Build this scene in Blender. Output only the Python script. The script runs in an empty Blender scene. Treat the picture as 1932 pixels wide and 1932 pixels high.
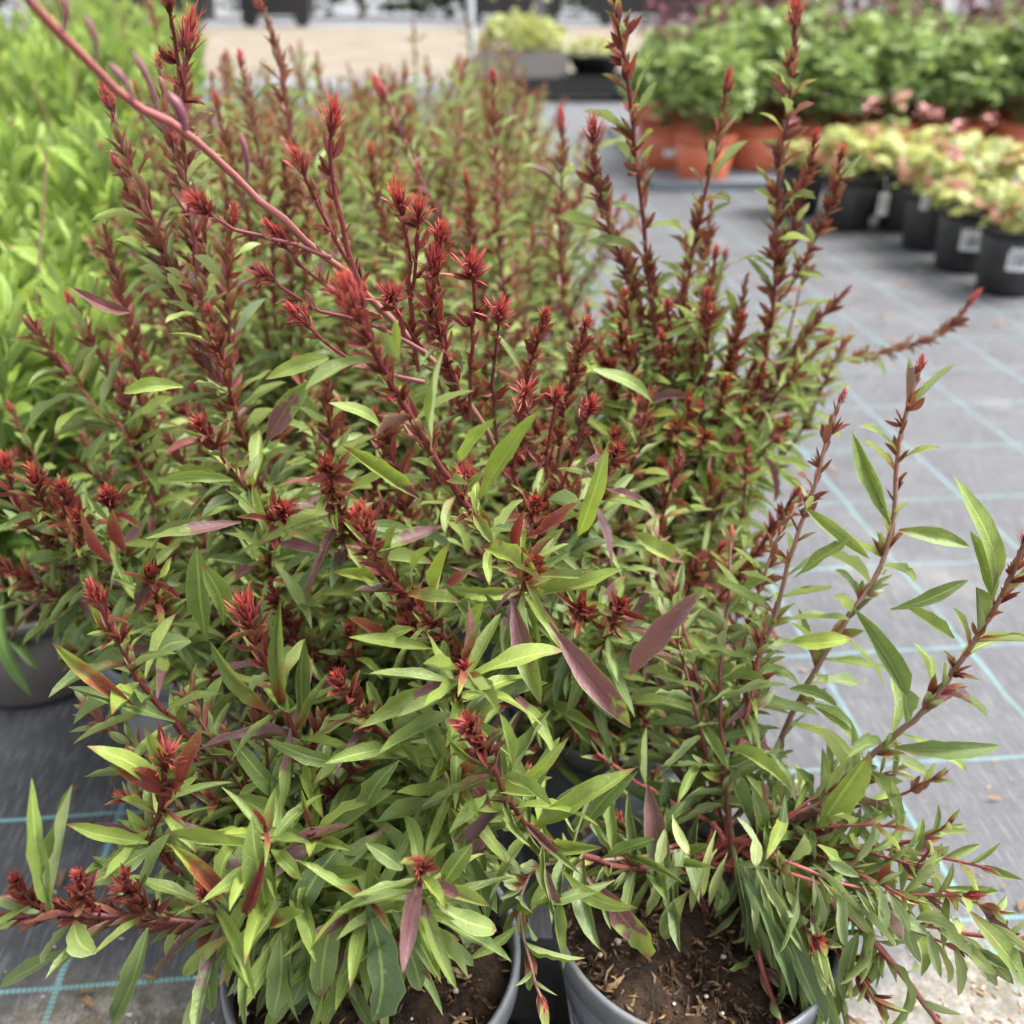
import bpy, math, random
import numpy as np
from mathutils import Vector, Matrix

R = math.radians
SC = bpy.context.scene
COL = SC.collection

# ------------------------------------------------------------------ camera
CAM = np.array((0.0, 0.0, 0.74))
PITCH = R(28.0)
HALF = math.tan(R(27.5))
cd = bpy.data.cameras.new("camera")
cam = bpy.data.objects.new("camera", cd)
COL.objects.link(cam)
cam.location = CAM
cam.rotation_euler = (R(90) - PITCH, 0, 0)
cd.sensor_width = 36
cd.angle = R(55)
cd.clip_start = 0.02
cd.clip_end = 500
cd.dof.use_dof = True
cd.dof.focus_distance = 0.58
cd.dof.aperture_fstop = 5.5
SC.camera = cam

# ------------------------------------------------------------------ light
SUN_EL, SUN_ROT = R(60), R(80)
w = bpy.data.worlds.new("World")
SC.world = w
w.use_nodes = True
nt = w.node_tree
nt.nodes.clear()
sky = nt.nodes.new("ShaderNodeTexSky")
sky.sky_type = 'NISHITA'
sky.sun_disc = False
sky.sun_elevation = SUN_EL
sky.sun_rotation = SUN_ROT
sky.air_density = 1.0
sky.dust_density = 4.0
sky.ozone_density = 1.0
hsv = nt.nodes.new("ShaderNodeHueSaturation")
hsv.inputs['Saturation'].default_value = 0.10      # overcast: nearly neutral sky
bg = nt.nodes.new("ShaderNodeBackground")
bg.inputs['Strength'].default_value = 0.115
wo = nt.nodes.new("ShaderNodeOutputWorld")
nt.links.new(sky.outputs[0], hsv.inputs['Color'])
nt.links.new(hsv.outputs[0], bg.inputs['Color'])
nt.links.new(bg.outputs[0], wo.inputs['Surface'])
sl = bpy.data.lights.new("sun", 'SUN')
sl.energy = 1.5
sl.angle = R(26)
sl.color = (1.0, 0.97, 0.92)
sun = bpy.data.objects.new("sun", sl)
COL.objects.link(sun)
# sun direction: same azimuth as the sky's sun (rotation measured from +Y clockwise)
sd = Vector((math.sin(SUN_ROT) * math.cos(SUN_EL), math.cos(SUN_ROT) * math.cos(SUN_EL), math.sin(SUN_EL)))
sun.rotation_euler = sd.to_track_quat('Z', 'Y').to_euler()
sun.location = (0, 0, 8)
SC.view_settings.view_transform = 'Standard'
SC.view_settings.look = 'None'
SC.view_settings.gamma = 1
SC.view_settings.exposure = 2.1
SC.view_settings.use_curve_mapping = False
SC.render.engine = 'CYCLES'
SC.cycles.max_bounces = 6
SC.cycles.transparent_max_bounces = 4

# ------------------------------------------------------------------ helpers
rng = np.random.default_rng(7)

FWD = np.array((0, math.cos(PITCH), -math.sin(PITCH)))
UPV = np.array((0, math.sin(PITCH), math.cos(PITCH)))


def at(dx, dy, Y):
    """world point at plane Y seen along the direction of a picture point (1932 px scale)"""
    a = (dx / 966 - 1) * HALF
    b = (1 - dy / 966) * HALF
    d = np.array((a, 0, 0)) + UPV * b + FWD
    return CAM + d * (Y / d[1])


def project(P):
    q = P - CAM
    dep = q @ FWD
    x = q[:, 0] / dep / HALF
    y = (q @ UPV) / dep / HALF
    return x, y, dep


def unit(v):
    return v / (np.linalg.norm(v) + 1e-12)


def tag(o, label=None, cat=None, group=None, kind=None):
    if label: o['label'] = label
    if cat: o['category'] = cat
    if group: o['group'] = group
    if kind: o['kind'] = kind
    return o


def empty(name, loc, rz=0):
    o = bpy.data.objects.new(name, None)
    o.empty_display_size = 0.05
    COL.objects.link(o)
    o.location = loc
    o.rotation_euler = (0, 0, rz)
    return o


def link(name, me, parent=None, mat=None):
    o = bpy.data.objects.new(name, me)
    COL.objects.link(o)
    if parent is not None:
        o.parent = parent
    if mat is not None and not me.materials:
        me.materials.append(mat)
    return o


def np_mesh(name, V, F, mat=None, smooth=True, lk=None, uv=None):
    """V (n,3), F (m,4) quads or list of polys"""
    me = bpy.data.meshes.new(name)
    V = np.asarray(V, np.float32)
    if isinstance(F, np.ndarray):
        k = F.shape[1]
        m = F.shape[0]
        me.vertices.add(len(V))
        me.vertices.foreach_set('co', V.ravel())
        me.loops.add(m * k)
        me.loops.foreach_set('vertex_index', F.astype(np.int32).ravel())
        me.polygons.add(m)
        me.polygons.foreach_set('loop_start', np.arange(0, m * k, k, dtype=np.int32))
        me.polygons.foreach_set('use_smooth', np.full(m, smooth))
        me.update(calc_edges=True)
    else:
        me.from_pydata([tuple(map(float, v)) for v in V], [], F)
        me.polygons.foreach_set('use_smooth', np.full(len(me.polygons), smooth))
        me.update()
    if lk is not None:
        a = me.attributes.new('lk', 'FLOAT_COLOR', 'POINT')
        a.data.foreach_set('color', np.asarray(lk, np.float32).ravel())
    if uv is not None:
        a = me.attributes.new('uvl', 'FLOAT_VECTOR', 'POINT')
        a.data.foreach_set('vector', np.asarray(uv, np.float32).ravel())
    if mat is not None:
        me.materials.append(mat)
    return me


class MB:
    """small mesh builder of boxes, tubes and lathes"""

    def __init__(self):
        self.v = []
        self.f = []

    def add(self, V, F):
        o = len(self.v)
        self.v += [tuple(map(float, p)) for p in V]
        self.f += [tuple(i + o for i in f) for f in F]

    def box(self, c, s, rz=0.0, taper=1.0):
        cx, cy, cz = c
        hx, hy, hz = s[0] / 2, s[1] / 2, s[2] / 2
        V = []
        for z, t in ((-hz, taper), (hz, 1.0)):
            for x, y in ((-hx, -hy), (hx, -hy), (hx, hy), (-hx, hy)):
                x *= t; y *= t
                V.append((cx + x * math.cos(rz) - y * math.sin(rz), cy + x * math.sin(rz) + y * math.cos(rz), cz + z))
        self.add(V, [(0, 3, 2, 1), (4, 5, 6, 7), (0, 1, 5, 4), (1, 2, 6, 5), (2, 3, 7, 6), (3, 0, 4, 7)])

    def lathe(self, prof, n=40, c=(0, 0, 0), close=False):
        V = []
        for (r, z) in prof:
            for i in range(n):
                a = 2 * math.pi * i / n
                V.append((c[0] + r * math.cos(a), c[1] + r * math.sin(a), c[2] + z))
        F = []
        for k in range(len(prof) - 1):
            for i in range(n):
                j = (i + 1) % n
                F.append((k * n + i, k * n + j, (k + 1) * n + j, (k + 1) * n + i))
        if close:
            F.append(tuple(range(n - 1, -1, -1)))
        self.add(V, F)

    def tube(self, pts, rad, n=6):
        V, F, _ = tube_arrays(np.asarray(pts, float), np.asarray(rad, float), n)
        self.add(V, [tuple(f) for f in F])

    def build(self, name, mat=None, parent=None, smooth=False):
        me = np_mesh(name, np.array(self.v), self.f, mat, smooth)
        return link(name, me, parent)


def tube_arrays(P, rad, n=6):
    T = np.gradient(P, axis=0)
    T /= (np.linalg.norm(T, axis=1, keepdims=True) + 1e-12)
    ref = np.array((0.31, 0.17, 0.93)) if abs(T[0] @ np.array((0.31, 0.17, 0.93))) < 0.9 else np.array((1.0, 0, 0))
    V = []
    for i in range(len(P)):
        u = unit(np.cross(T[i], ref))
        w_ = np.cross(T[i], u)
        ref = np.cross(u, T[i])
        for k in range(n):
            a = 2 * math.pi * k / n
            V.append(P[i] + rad[i] * (math.cos(a) * u + math.sin(a) * w_))
    V = np.array(V)
    F = []
    for i in range(len(P) - 1):
        for k in range(n):
            j = (k + 1) % n
            F.append((i * n + k, i * n + j, (i + 1) * n + j, (i + 1) * n + k))
    vv = np.repeat(np.linspace(0, 1, len(P)), n)
    uv = np.stack([np.zeros_like(vv), vv, np.zeros_like(vv)], 1)
    return V, np.array(F), uv


def spline(P, n):
    """Catmull-Rom through P, resampled to n points at even arc length"""
    P = np.asarray(P, float)
    if len(P) == 2:
        return P[0] + (P[1] - P[0]) * np.linspace(0, 1, n)[:, None]
    Q = np.vstack([2 * P[0] - P[1], P, 2 * P[-1] - P[-2]])
    out = []
    for i in range(1, len(Q) - 2):
        t = np.linspace(0, 1, 24, endpoint=False)[:, None]
        a, b, c, d = Q[i - 1], Q[i], Q[i + 1], Q[i + 2]
        out.append(0.5 * (2 * b + (c - a) * t + (2 * a - 5 * b + 4 * c - d) * t ** 2 + (3 * b - a - 3 * c + d) * t ** 3))
    out.append(P[-1:])
    C = np.vstack(out)
    s = np.concatenate([[0], np.cumsum(np.linalg.norm(np.diff(C, axis=0), axis=1))])
    u = np.linspace(0, s[-1], n)
    return np.stack([np.interp(u, s, C[:, k]) for k in range(3)], 1)


# ------------------------------------------------------------------ materials
class NT:
    def __init__(self, name):
        self.m = bpy.data.materials.new(name)
        self.m.use_nodes = True
        self.t = self.m.node_tree
        self.t.nodes.clear()
        self.out = self.t.nodes.new("ShaderNodeOutputMaterial")

    def n(self, typ, **kw):
        nd = self.t.nodes.new(typ)
        for k, v in kw.items():
            setattr(nd, k, v)
        return nd

    def set(self, sock, val):
        if isinstance(val, bpy.types.NodeSocket):
            self.t.links.new(val, sock)
        elif val is not None:
            if hasattr(sock, 'default_value') and not isinstance(val, (int, float)) and len(val) == 3 and len(sock.default_value) == 4:
                val = (*val, 1)
            sock.default_value = val

    def math(self, op, a, b=None, c=None, clamp=False):
        nd = self.n("ShaderNodeMath", operation=op, use_clamp=clamp)
        for i, v in enumerate((a, b, c)):
            if v is not None:
                self.set(nd.inputs[i], v)
        return nd.outputs[0]

    def mix(self, f, a, b, mode='MIX'):
        nd = self.n("ShaderNodeMixRGB", blend_type=mode)
        self.set(nd.inputs[0], f); self.set(nd.inputs[1], a); self.set(nd.inputs[2], b)
        return nd.outputs[0]

    def mapr(self, v, a, b, c=0.0, d=1.0, smooth=True):
        nd = self.n("ShaderNodeMapRange", interpolation_type='SMOOTHSTEP' if smooth else 'LINEAR')
        self.set(nd.inputs[0], v)
        for i, x in enumerate((a, b, c, d)):
            self.set(nd.inputs[i + 1], x)
        return nd.outputs[0]

    def noise(self, vec, scale, detail=3, rough=0.5, dim='3D'):
        nd = self.n("ShaderNodeTexNoise", noise_dimensions=dim)
        if vec is not None:
            self.set(nd.inputs['Vector'], vec)
        nd.inputs['Scale'].default_value = scale
        nd.inputs['Detail'].default_value = detail
        nd.inputs['Roughness'].default_value = rough
        return nd.outputs['Fac']

    def pos(self):
        return self.n("ShaderNodeNewGeometry").outputs['Position']

    def attr(self, name):
        return self.n("ShaderNodeAttribute", attribute_name=name)

    def bump(self, h, strength=0.3, dist=0.01):
        nd = self.n("ShaderNodeBump")
        nd.inputs['Strength'].default_value = strength
        nd.inputs['Distance'].default_value = dist
        self.set(nd.inputs['Height'], h)
        return nd.outputs[0]

    def bsdf(self, color, rough=0.5, spec=0.5, normal=None, metal=0.0, coat=0.0):
        b = self.n("ShaderNodeBsdfPrincipled")
        self.set(b.inputs['Base Color'], color)
        self.set(b.inputs['Roughness'], rough)
        self.set(b.inputs['Specular IOR Level'], spec)
        self.set(b.inputs['Metallic'], metal)
        if normal is not None:
            self.set(b.inputs['Normal'], normal)
        return b.outputs[0]

    def done(self, shader):
        self.t.links.new(shader, self.out.inputs['Surface'])
        return self.m


def leaf_material(name, young, old, maroon, purple, pale, bronze=(0.22, 0.088, 0.034), transl=0.28, rough=0.48, spots=0.25, veins=1.0):
    m = NT(name)
    lk = m.attr('lk')
    sep = m.n("ShaderNodeSeparateColor"); m.set(sep.inputs[0], lk.outputs['Color'])
    red, pur, rnd0 = sep.outputs[0], sep.outputs[1], sep.outputs[2]
    age = lk.outputs['Alpha']
    oi = m.n("ShaderNodeObjectInfo").outputs['Random']
    rnd = m.math('FRACT', m.math('ADD', rnd0, oi))
    uvs = m.n("ShaderNodeSeparateXYZ"); m.set(uvs.inputs[0], m.attr('uvl').outputs['Vector'])
    au = m.math('ABSOLUTE', uvs.outputs[0])
    v = uvs.outputs[1]
    P = m.pos()
    nz = m.noise(P, 95, 3)
    nf = m.noise(P, 420, 2)
    green = m.mix(age, young, old)
    green = m.mix(m.math('MULTIPLY', m.math('SUBTRACT', rnd, 0.5), 0.9, clamp=True), green, (young[0] * 1.25, young[1] * 1.12, young[2] * 0.8))
    green = m.mix(m.mapr(nz, 0.35, 0.75, 0.0, 0.35), green, tuple(c * 0.62 for c in old))
    # where along the blade the red goes over to green
    t = m.math('ADD', m.math('SUBTRACT', m.math('MULTIPLY', red, 1.75), m.math('MULTIPLY', v, 0.95)), m.math('MULTIPLY', m.math('SUBTRACT', nz, 0.5), 0.75))
    f_soft = m.mapr(t, 0.0, 0.75)
    f_hard = m.mapr(t, 0.30, 0.40)
    f = m.math('ADD', m.math('MULTIPLY', f_soft, m.math('SUBTRACT', 1.0, pur)), m.math('MULTIPLY', f_hard, pur))
    c1 = m.mix(m.mapr(f, 0.0, 0.55, smooth=False), green, bronze)
    redc = m.mix(pur, maroon, purple)
    redc = m.mix(m.math('MULTIPLY', rnd, 0.5), redc, tuple(c * 0.55 for c in maroon))
    c1 = m.mix(m.mapr(f, 0.35, 1.0, smooth=False), c1, redc)
    c_pur = m.mix(f, green, redc)
    col = m.mix(pur, c1, c_pur)
    # midrib, side veins, margin painted pale as if edge-lit
    mid = m.mapr(au, 0.05, 0.16, 1.0, 0.0)
    vs = m.math('FRACT', m.math('ADD', m.math('SUBTRACT', m.math('MULTIPLY', v, 11.0), m.math('MULTIPLY', au, 1.6)), m.math('MULTIPLY', nz, 1.6)))
    vein = m.mapr(m.math('ABSOLUTE', m.math('SUBTRACT', vs, 0.5)), 0.0, 0.12, 1.0, 0.0)
    midc = m.mix(m.math('MULTIPLY', red, 1.4, clamp=True), tuple(min(1, c * 1.6 + 0.03) for c in young), maroon)
    col = m.mix(m.math('MULTIPLY', mid, 0.55 * veins), col, midc)
    col = m.mix(m.math('MULTIPLY', vein, m.mapr(nz, 0.35, 0.65, 0.05 * veins, 0.26 * veins)), col, m.mix(1.0, col, (1.5, 1.45, 1.4), 'MULTIPLY'))
    col = m.mix(m.mapr(au, 0.86, 1.0, 0.0, 0.28), col, tuple(min(1, c * 1.5 + 0.02) for c in young))
    if spots:
        sp = m.mapr(nf, 0.62, 0.72, 0.0, spots)
        col = m.mix(m.math('MULTIPLY', sp, m.mapr(nz, 0.4, 0.6)), col, tuple(c * 1.3 + 0.05 for c in pale))
    # dry brown tips on some blades
    dry = m.math('MULTIPLY', m.mapr(m.math('ADD', v, m.math('MULTIPLY', nz, 0.12)), 0.93, 1.02), m.mapr(rnd, 0.62, 0.68, 0.0, 0.8))
    col = m.mix(dry, col, (0.20, 0.11, 0.05))
    back = m.n("ShaderNodeNewGeometry").outputs['Backfacing']
    under = m.mix(m.math('SUBTRACT', 0.65, m.math('MULTIPLY', f, 0.55)), col, pale)
    col = m.mix(back, col, under)
    col = m.mix(1.0, col, m.mix(rnd, (0.82, 0.82, 0.82), (1.16, 1.14, 1.12)), 'MULTIPLY')
    hgt = m.math('ADD', m.math('MULTIPLY', mid, -0.7), m.math('ADD', m.math('MULTIPLY', vein, -0.35), m.math('MULTIPLY', nf, 0.5)))
    nrm = m.bump(hgt, 0.5, 0.0008)
    b = m.bsdf(col, m.mapr(nf, 0.3, 0.7, rough - 0.06, rough + 0.12), 0.5, nrm)
    tr = m.n("ShaderNodeBsdfTranslucent")
    m.set(tr.inputs['Color'], m.mix(1.0, col, (1.25, 1.25, 0.8), 'MULTIPLY'))
    mx = m.n("ShaderNodeMixShader")
    mx.inputs[0].default_value = transl
    m.t.links.new(b, mx.inputs[1]); m.t.links.new(tr.outputs[0], mx.inputs[2])
    return m.done(mx.outputs[0])


M_LEAF = leaf_material("gaura_leaf", (0.215, 0.290, 0.052), (0.105, 0.160, 0.066), (0.205, 0.037, 0.036), (0.165, 0.082, 0.094), (0.32, 0.38, 0.20))
M_LEAF_PALE = leaf_material("pale_gaura_leaf", (0.30, 0.36, 0.15), (0.22, 0.29, 0.13), (0.2, 0.04, 0.04), (0.14, 0.06, 0.08), (0.34, 0.40, 0.22), spots=0.15)
M_LUSH = leaf_material("lush_green_leaf", (0.25, 0.36, 0.055), (0.12, 0.22, 0.048), (0.2, 0.15, 0.05), (0.2, 0.2, 0.1), (0.27, 0.36, 0.15), spots=0.08, transl=0.35)
M_FERN = leaf_material("columbine_leaf", (0.31, 0.41, 0.12), (0.15, 0.235, 0.085), (0.12, 0.03, 0.04), (0.12, 0.05, 0.06), (0.17, 0.25, 0.12), spots=0.0, transl=0.3, veins=0.4)
M_GOLD = leaf_material("golden_leaf", (0.37, 0.40, 0.12), (0.24, 0.30, 0.09), (0.35, 0.13, 0.08), (0.35, 0.16, 0.13), (0.4, 0.4, 0.2), bronze=(0.4, 0.25, 0.1), spots=0.0, transl=0.3, veins=0.6)


def bud_material():
    m = NT("red_bud")
    uvs = m.n("ShaderNodeSeparateXYZ"); m.set(uvs.inputs[0], m.attr('uvl').outputs['Vector'])
    v, kind = uvs.outputs[1], uvs.outputs[2]
    oi = m.n("ShaderNodeObjectInfo").outputs['Random']
    nz = m.noise(m.pos(), 300, 2)
    t = m.math('ADD', v, m.math('MULTIPLY', m.math('SUBTRACT', nz, 0.5), 0.4))
    tipc = m.mix(m.math('FRACT', m.math('ADD', kind, oi)), (0.50, 0.105, 0.07), (0.40, 0.075, 0.09))
    col = m.mix(m.mapr(t, 0.15, 0.8), (0.085, 0.013, 0.016), tipc)
    col = m.mix(m.mapr(t, 0.85, 1.05, 0, 0.6), col, (0.55, 0.22, 0.10))
    b = m.bsdf(col, 0.45, 0.45)
    tr = m.n("ShaderNodeBsdfTranslucent"); m.set(tr.inputs['Color'], m.mix(1.0, col, (1.3, 1.0, 0.8), 'MULTIPLY'))
    mx = m.n("ShaderNodeMixShader"); mx.inputs[0].default_value = 0.22
    m.t.links.new(b, mx.inputs[1]); m.t.links.new(tr.outputs[0], mx.inputs[2])
    return m.done(mx.outputs[0])


def stem_material(name, base, mid, top, rough=0.45):
    m = NT(name)
    uvs = m.n("ShaderNodeSeparateXYZ"); m.set(uvs.inputs[0], m.attr('uvl').outputs['Vector'])
    v = uvs.outputs[1]
    nz = m.noise(m.pos(), 160, 3)
    t = m.math('ADD', v, m.math('MULTIPLY', m.math('SUBTRACT', nz, 0.5), 0.3))
    col = m.mix(m.mapr(t, 0.0, 0.45), base, mid)
    col = m.mix(m.mapr(t, 0.45, 0.95), col, top)
    col = m.mix(m.mapr(m.noise(m.pos(), 700, 2), 0.5, 0.8, 0, 0.35), col, tuple(min(1, c * 1.7 + 0.03) for c in mid))
    return m.done(m.bsdf(col, rough, 0.45, m.bump(nz, 0.2, 0.0008)))


M_BUD = bud_material()
M_STEM_RED = stem_material("maroon_stem", (0.16, 0.075, 0.045), (0.11, 0.026, 0.024), (0.10, 0.016, 0.018))
M_STEM_PINK = stem_material("pink_stem", (0.42, 0.12, 0.10), (0.38, 0.11, 0.10), (0.20, 0.05, 0.045))
M_STEM_PALE = stem_material("pale_rose_stem", (0.17, 0.15, 0.06), (0.24, 0.11, 0.085), (0.32, 0.085, 0.085))
M_STEM_CRIM = stem_material("crimson_stem", (0.20, 0.06, 0.06), (0.17, 0.03, 0.035), (0.14, 0.02, 0.03))
M_POD = stem_material("purple_pod", (0.17, 0.05, 0.06), (0.13, 0.032, 0.05), (0.10, 0.026, 0.045))
M_STEM_TAN = stem_material("tan_stem", (0.16, 0.10, 0.07), (0.20, 0.12, 0.09), (0.20, 0.10, 0.07))
M_STEM_GREEN = stem_material("green_stem", (0.14, 0.2, 0.06), (0.18, 0.26, 0.07), (0.22, 0.3, 0.08))


def plastic(name, col, rough=0.4, dirt=0.25, dirtc=(0.22, 0.19, 0.15)):
    m = NT(name)
    P = m.pos()
    n1 = m.noise(P, 18, 5, 0.6)
    n2 = m.noise(P, 140, 4)
    c = m.mix(m.mapr(n1, 0.45, 0.75, 0, dirt), col, dirtc)
    c = m.mix(m.mapr(n2, 0.55, 0.8, 0, dirt * 0.8), c, tuple(x * 1.5 + 0.01 for x in col))
    return m.done(m.bsdf(c, m.mapr(n2, 0.3, 0.7, rough - 0.08, rough + 0.15), 0.5, m.bump(n2, 0.12, 0.001)))


M_POT_GREY = plastic("grey_pot_plastic", (0.115, 0.128, 0.145), 0.45, 0.42)
M_POT_BLACK = plastic("black_pot_plastic", (0.012, 0.012, 0.014), 0.45, 0.06)
M_POT_TERRA = plastic("terracotta_plastic", (0.46, 0.105, 0.045), 0.45, 0.18, (0.4, 0.2, 0.12))
M_POT_TAUPE = plastic("taupe_plastic", (0.085, 0.078, 0.075), 0.55, 0.3)
M_TRAY_GREY = plastic("tray_grey_plastic", (0.16, 0.19, 0.23), 0.4, 0.3)
M_METAL = plastic("galvanised_metal", (0.42, 0.45, 0.46), 0.4, 0.3, (0.3, 0.3, 0.3))
M_BOXWOOD = plastic("weathered_box", (0.24, 0.22, 0.205), 0.7, 0.3)
M_DARKGREY = plastic("dark_grey_sheet", (0.10, 0.11, 0.13), 0.6, 0.3)


def simple(name, col, rough=0.6, spec=0.4, scale=60, var=0.35):
    m = NT(name)
    nz = m.noise(m.pos(), scale, 4)
    c = m.mix(m.mapr(nz, 0.35, 0.7), tuple(x * (1 - var) for x in col), tuple(min(1, x * (1 + var)) for x in col))
    return m.done(m.bsdf(c, rough, spec, m.bump(nz, 0.3, 0.004)))


def compost_material():
    m = NT("compost")
    P = m.pos()
    n1 = m.noise(P, 90, 6, 0.7)
    n2 = m.noise(P, 420, 4, 0.7)
    c = m.mix(m.mapr(n1, 0.35, 0.65), (0.022, 0.013, 0.009), (0.085, 0.05, 0.03))
    c = m.mix(m.mapr(n2, 0.55, 0.75, 0, 0.6), c, (0.16, 0.10, 0.06))
    return m.done(m.bsdf(c, 0.8, 0.3, m.bump(m.math('ADD', n1, n2), 1.0, 0.006)))


M_COMPOST = compost_material()
M_BARK = simple("bark_fibre", (0.085, 0.05, 0.03), 0.8, 0.2, 130, 0.75)
M_CHIP = simple("wood_chip", (0.30, 0.21, 0.145), 0.8, 0.2, 200, 0.45)
M_SHRED = simple("bark_shred", (0.20, 0.125, 0.07), 0.8, 0.2, 200, 0.6)
M_LABEL0 = simple("pale_grain", (0.55, 0.50, 0.42), 0.8, 0.2, 90, 0.3)
M_DEAD = leaf_material("dead_leaf", (0.22, 0.14, 0.08), (0.12, 0.07, 0.04), (0.1, 0.05, 0.03), (0.1, 0.05, 0.04), (0.25, 0.18, 0.11), spots=0.0, transl=0.1, rough=0.7)
M_STONE = simple("small_stone", (0.42, 0.38, 0.33), 0.7, 0.3, 150, 0.3)


def fabric_material():
    """woven ground cover: tape weave, stitched turquoise marker lines every 20 cm, dust with painted sky sheen, algae"""
    m = NT("woven_ground_cover")
    P = m.pos()
    rot = m.n("ShaderNodeVectorRotate", rotation_type='Z_AXIS')
    m.set(rot.inputs['Vector'], P)
    rot.inputs['Angle'].default_value = R(-5.0)
    s = m.n("ShaderNodeSeparateXYZ"); m.set(s.inputs[0], rot.outputs[0])
    x = m.math('ADD', s.outputs[0], m.math('MULTIPLY', m.math('SUBTRACT', m.noise(P, 6, 2), 0.5), 0.012))
    y = m.math('ADD', s.outputs[1], m.math('MULTIPLY', m.math('SUBTRACT', m.noise(P, 7, 2), 0.5), 0.012))
    wv = 1 / 0.0022

    def tri(c, k):
        return m.math('ABSOLUTE', m.math('SUBTRACT', m.math('FRACT', m.math('MULTIPLY', c, k)), 0.5))
    wx, wy = tri(x, wv), tri(y, wv)
    weave = m.math('ADD', wx, wy)
    n_big = m.noise(P, 2.6, 5, 0.6)
    n_mid = m.noise(P, 11, 5, 0.65)
    n_fine = m.noise(P, 260, 4, 0.7)
    col = m.mix(m.mapr(weave, 0.2, 0.8), (0.030, 0.031, 0.036), (0.062, 0.064, 0.071))
    px = m.n("ShaderNodeSeparateXYZ"); m.set(px.inputs[0], P)
    # dusty walkway right, sky sheen painted in; cleaner cloth left, plant shade painted in
    dust_sheen = m.mapr(m.math('ADD', px.outputs[0], m.math('MULTIPLY', m.math('SUBTRACT', n_big, 0.5), 0.5)), -0.30, 0.22, 0.12, 1.0)
    col = m.mix(m.math('MULTIPLY', dust_sheen, m.mapr(n_mid, 0.3, 0.7, 0.22, 0.68)), col, (0.105, 0.106, 0.117))
    mp = m.n("ShaderNodeMapping"); m.set(mp.inputs[0], rot.outputs[0]); mp.inputs['Scale'].default_value = (26, 330, 1)
    streak = m.noise(mp.outputs[0], 1.0, 3, 0.6)
    mp2 = m.n("ShaderNodeMapping"); m.set(mp2.inputs[0], rot.outputs[0]); mp2.inputs['Scale'].default_value = (330, 26, 1)
    streak2 = m.noise(mp2.outputs[0], 1.0, 3, 0.6)
    col = m.mix(m.mapr(streak, 0.42, 0.62, 0.0, 0.35), col, (0.045, 0.046, 0.052))
    col = m.mix(m.mapr(streak2, 0.48, 0.66, 0.0, 0.35), col, (0.20, 0.20, 0.21))
    col = m.mix(m.math('MULTIPLY', dust_sheen, m.mapr(m.noise(P, 34, 5, 0.7), 0.52, 0.72, 0.0, 0.5)), col, (0.055, 0.05, 0.048))
    col = m.mix(m.math('MULTIPLY', dust_sheen, m.mapr(n_big, 0.55, 0.75, 0.0, 0.4)), col, (0.25, 0.24, 0.225))
    col = m.mix(m.math('MULTIPLY', m.mapr(n_fine, 0.60, 0.75, 0.0, 0.5), m.math('ADD', m.math('MULTIPLY', dust_sheen, 0.7), 0.25)), col, (0.33, 0.31, 0.29))

    # algae and mud near the pots
    def blob(cx, cy, r0, r1):
        v = m.n("ShaderNodeVectorMath", operation='DISTANCE')
        m.set(v.inputs[0], P); v.inputs[1].default_value = (cx, cy, 0)
        d = m.math('ADD', v.outputs['Value'], m.math('MULTIPLY', m.math('SUBTRACT', n_mid, 0.5), 0.22))
        return m.mapr(d, r0, r1, 1.0, 0.0)
    mud = m.math('MAXIMUM', blob(-0.33, 0.40, 0.06, 0.20), blob(0.40, 0.46, 0.05, 0.17))
    mud = m.math('MULTIPLY', mud, m.mapr(n_fine, 0.35, 0.6, 0.35, 0.9))
    col = m.mix(mud, col, m.mix(m.mapr(m.noise(P, 60, 4), 0.4, 0.62), (0.16, 0.14, 0.08), (0.33, 0.29, 0.25)))

    # stitched marker lines
    def line(c, other, off, halfw):
        d = m.math('ABSOLUTE', m.math('SUBTRACT', m.math('FRACT', m.math('ADD', m.math('DIVIDE', c, 0.2), off)), 0.5))
        ln = m.mapr(d, halfw, halfw * 1.5, 1.0, 0.0)
        st = m.mapr(tri(other, 1 / 0.0044), 0.08, 0.22, 0.25, 1.0)
        return m.math('MULTIPLY', ln, st)
    lx = line(x, y, 0.17, 0.011)
    ly = line(y, x, 0.64, 0.009)
    lines = m.math('MULTIPLY', m.math('MAXIMUM', lx, ly), m.mapr(n_mid, 0.25, 0.7, 0.9, 0.35))
    lines = m.math('MULTIPLY', lines, m.math('SUBTRACT', 1.0, m.math('MULTIPLY', mud, 0.7)))
    col = m.mix(m.math('MULTIPLY', lines, m.math('SUBTRACT', 0.95, m.math('MULTIPLY', dust_sheen, 0.42))), col, (0.20, 0.50, 0.52))
    h = m.math('ADD', m.math('MULTIPLY', weave, 0.6), m.math('MULTIPLY', n_fine, 0.6))
    wr = m.math('ADD', m.math('ADD', m.math('ADD', h, m.math('MULTIPLY', m.noise(P, 3.5, 2), 22.0)), m.math('MULTIPLY', streak, 1.2)), m.math('MULTIPLY', n_mid, 6.0))
    nrm = m.bump(wr, 0.45, 0.0018)
    return m.done(m.bsdf(col, m.mapr(n_mid, 0.3, 0.7, 0.5, 0.65), m.math('ADD', 0.22, m.math('MULTIPLY', dust_sheen, 0.12)), nrm))


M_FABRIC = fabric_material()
M_ROAD = simple("sandy_track", (0.18, 0.152, 0.118), 0.9, 0.2, 1.5, 0.2)
M_YARD = simple("grey_yard", (0.15, 0.155, 0.165), 0.8, 0.3, 3.0, 0.25)

# ------------------------------------------------------------------ setting


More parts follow.
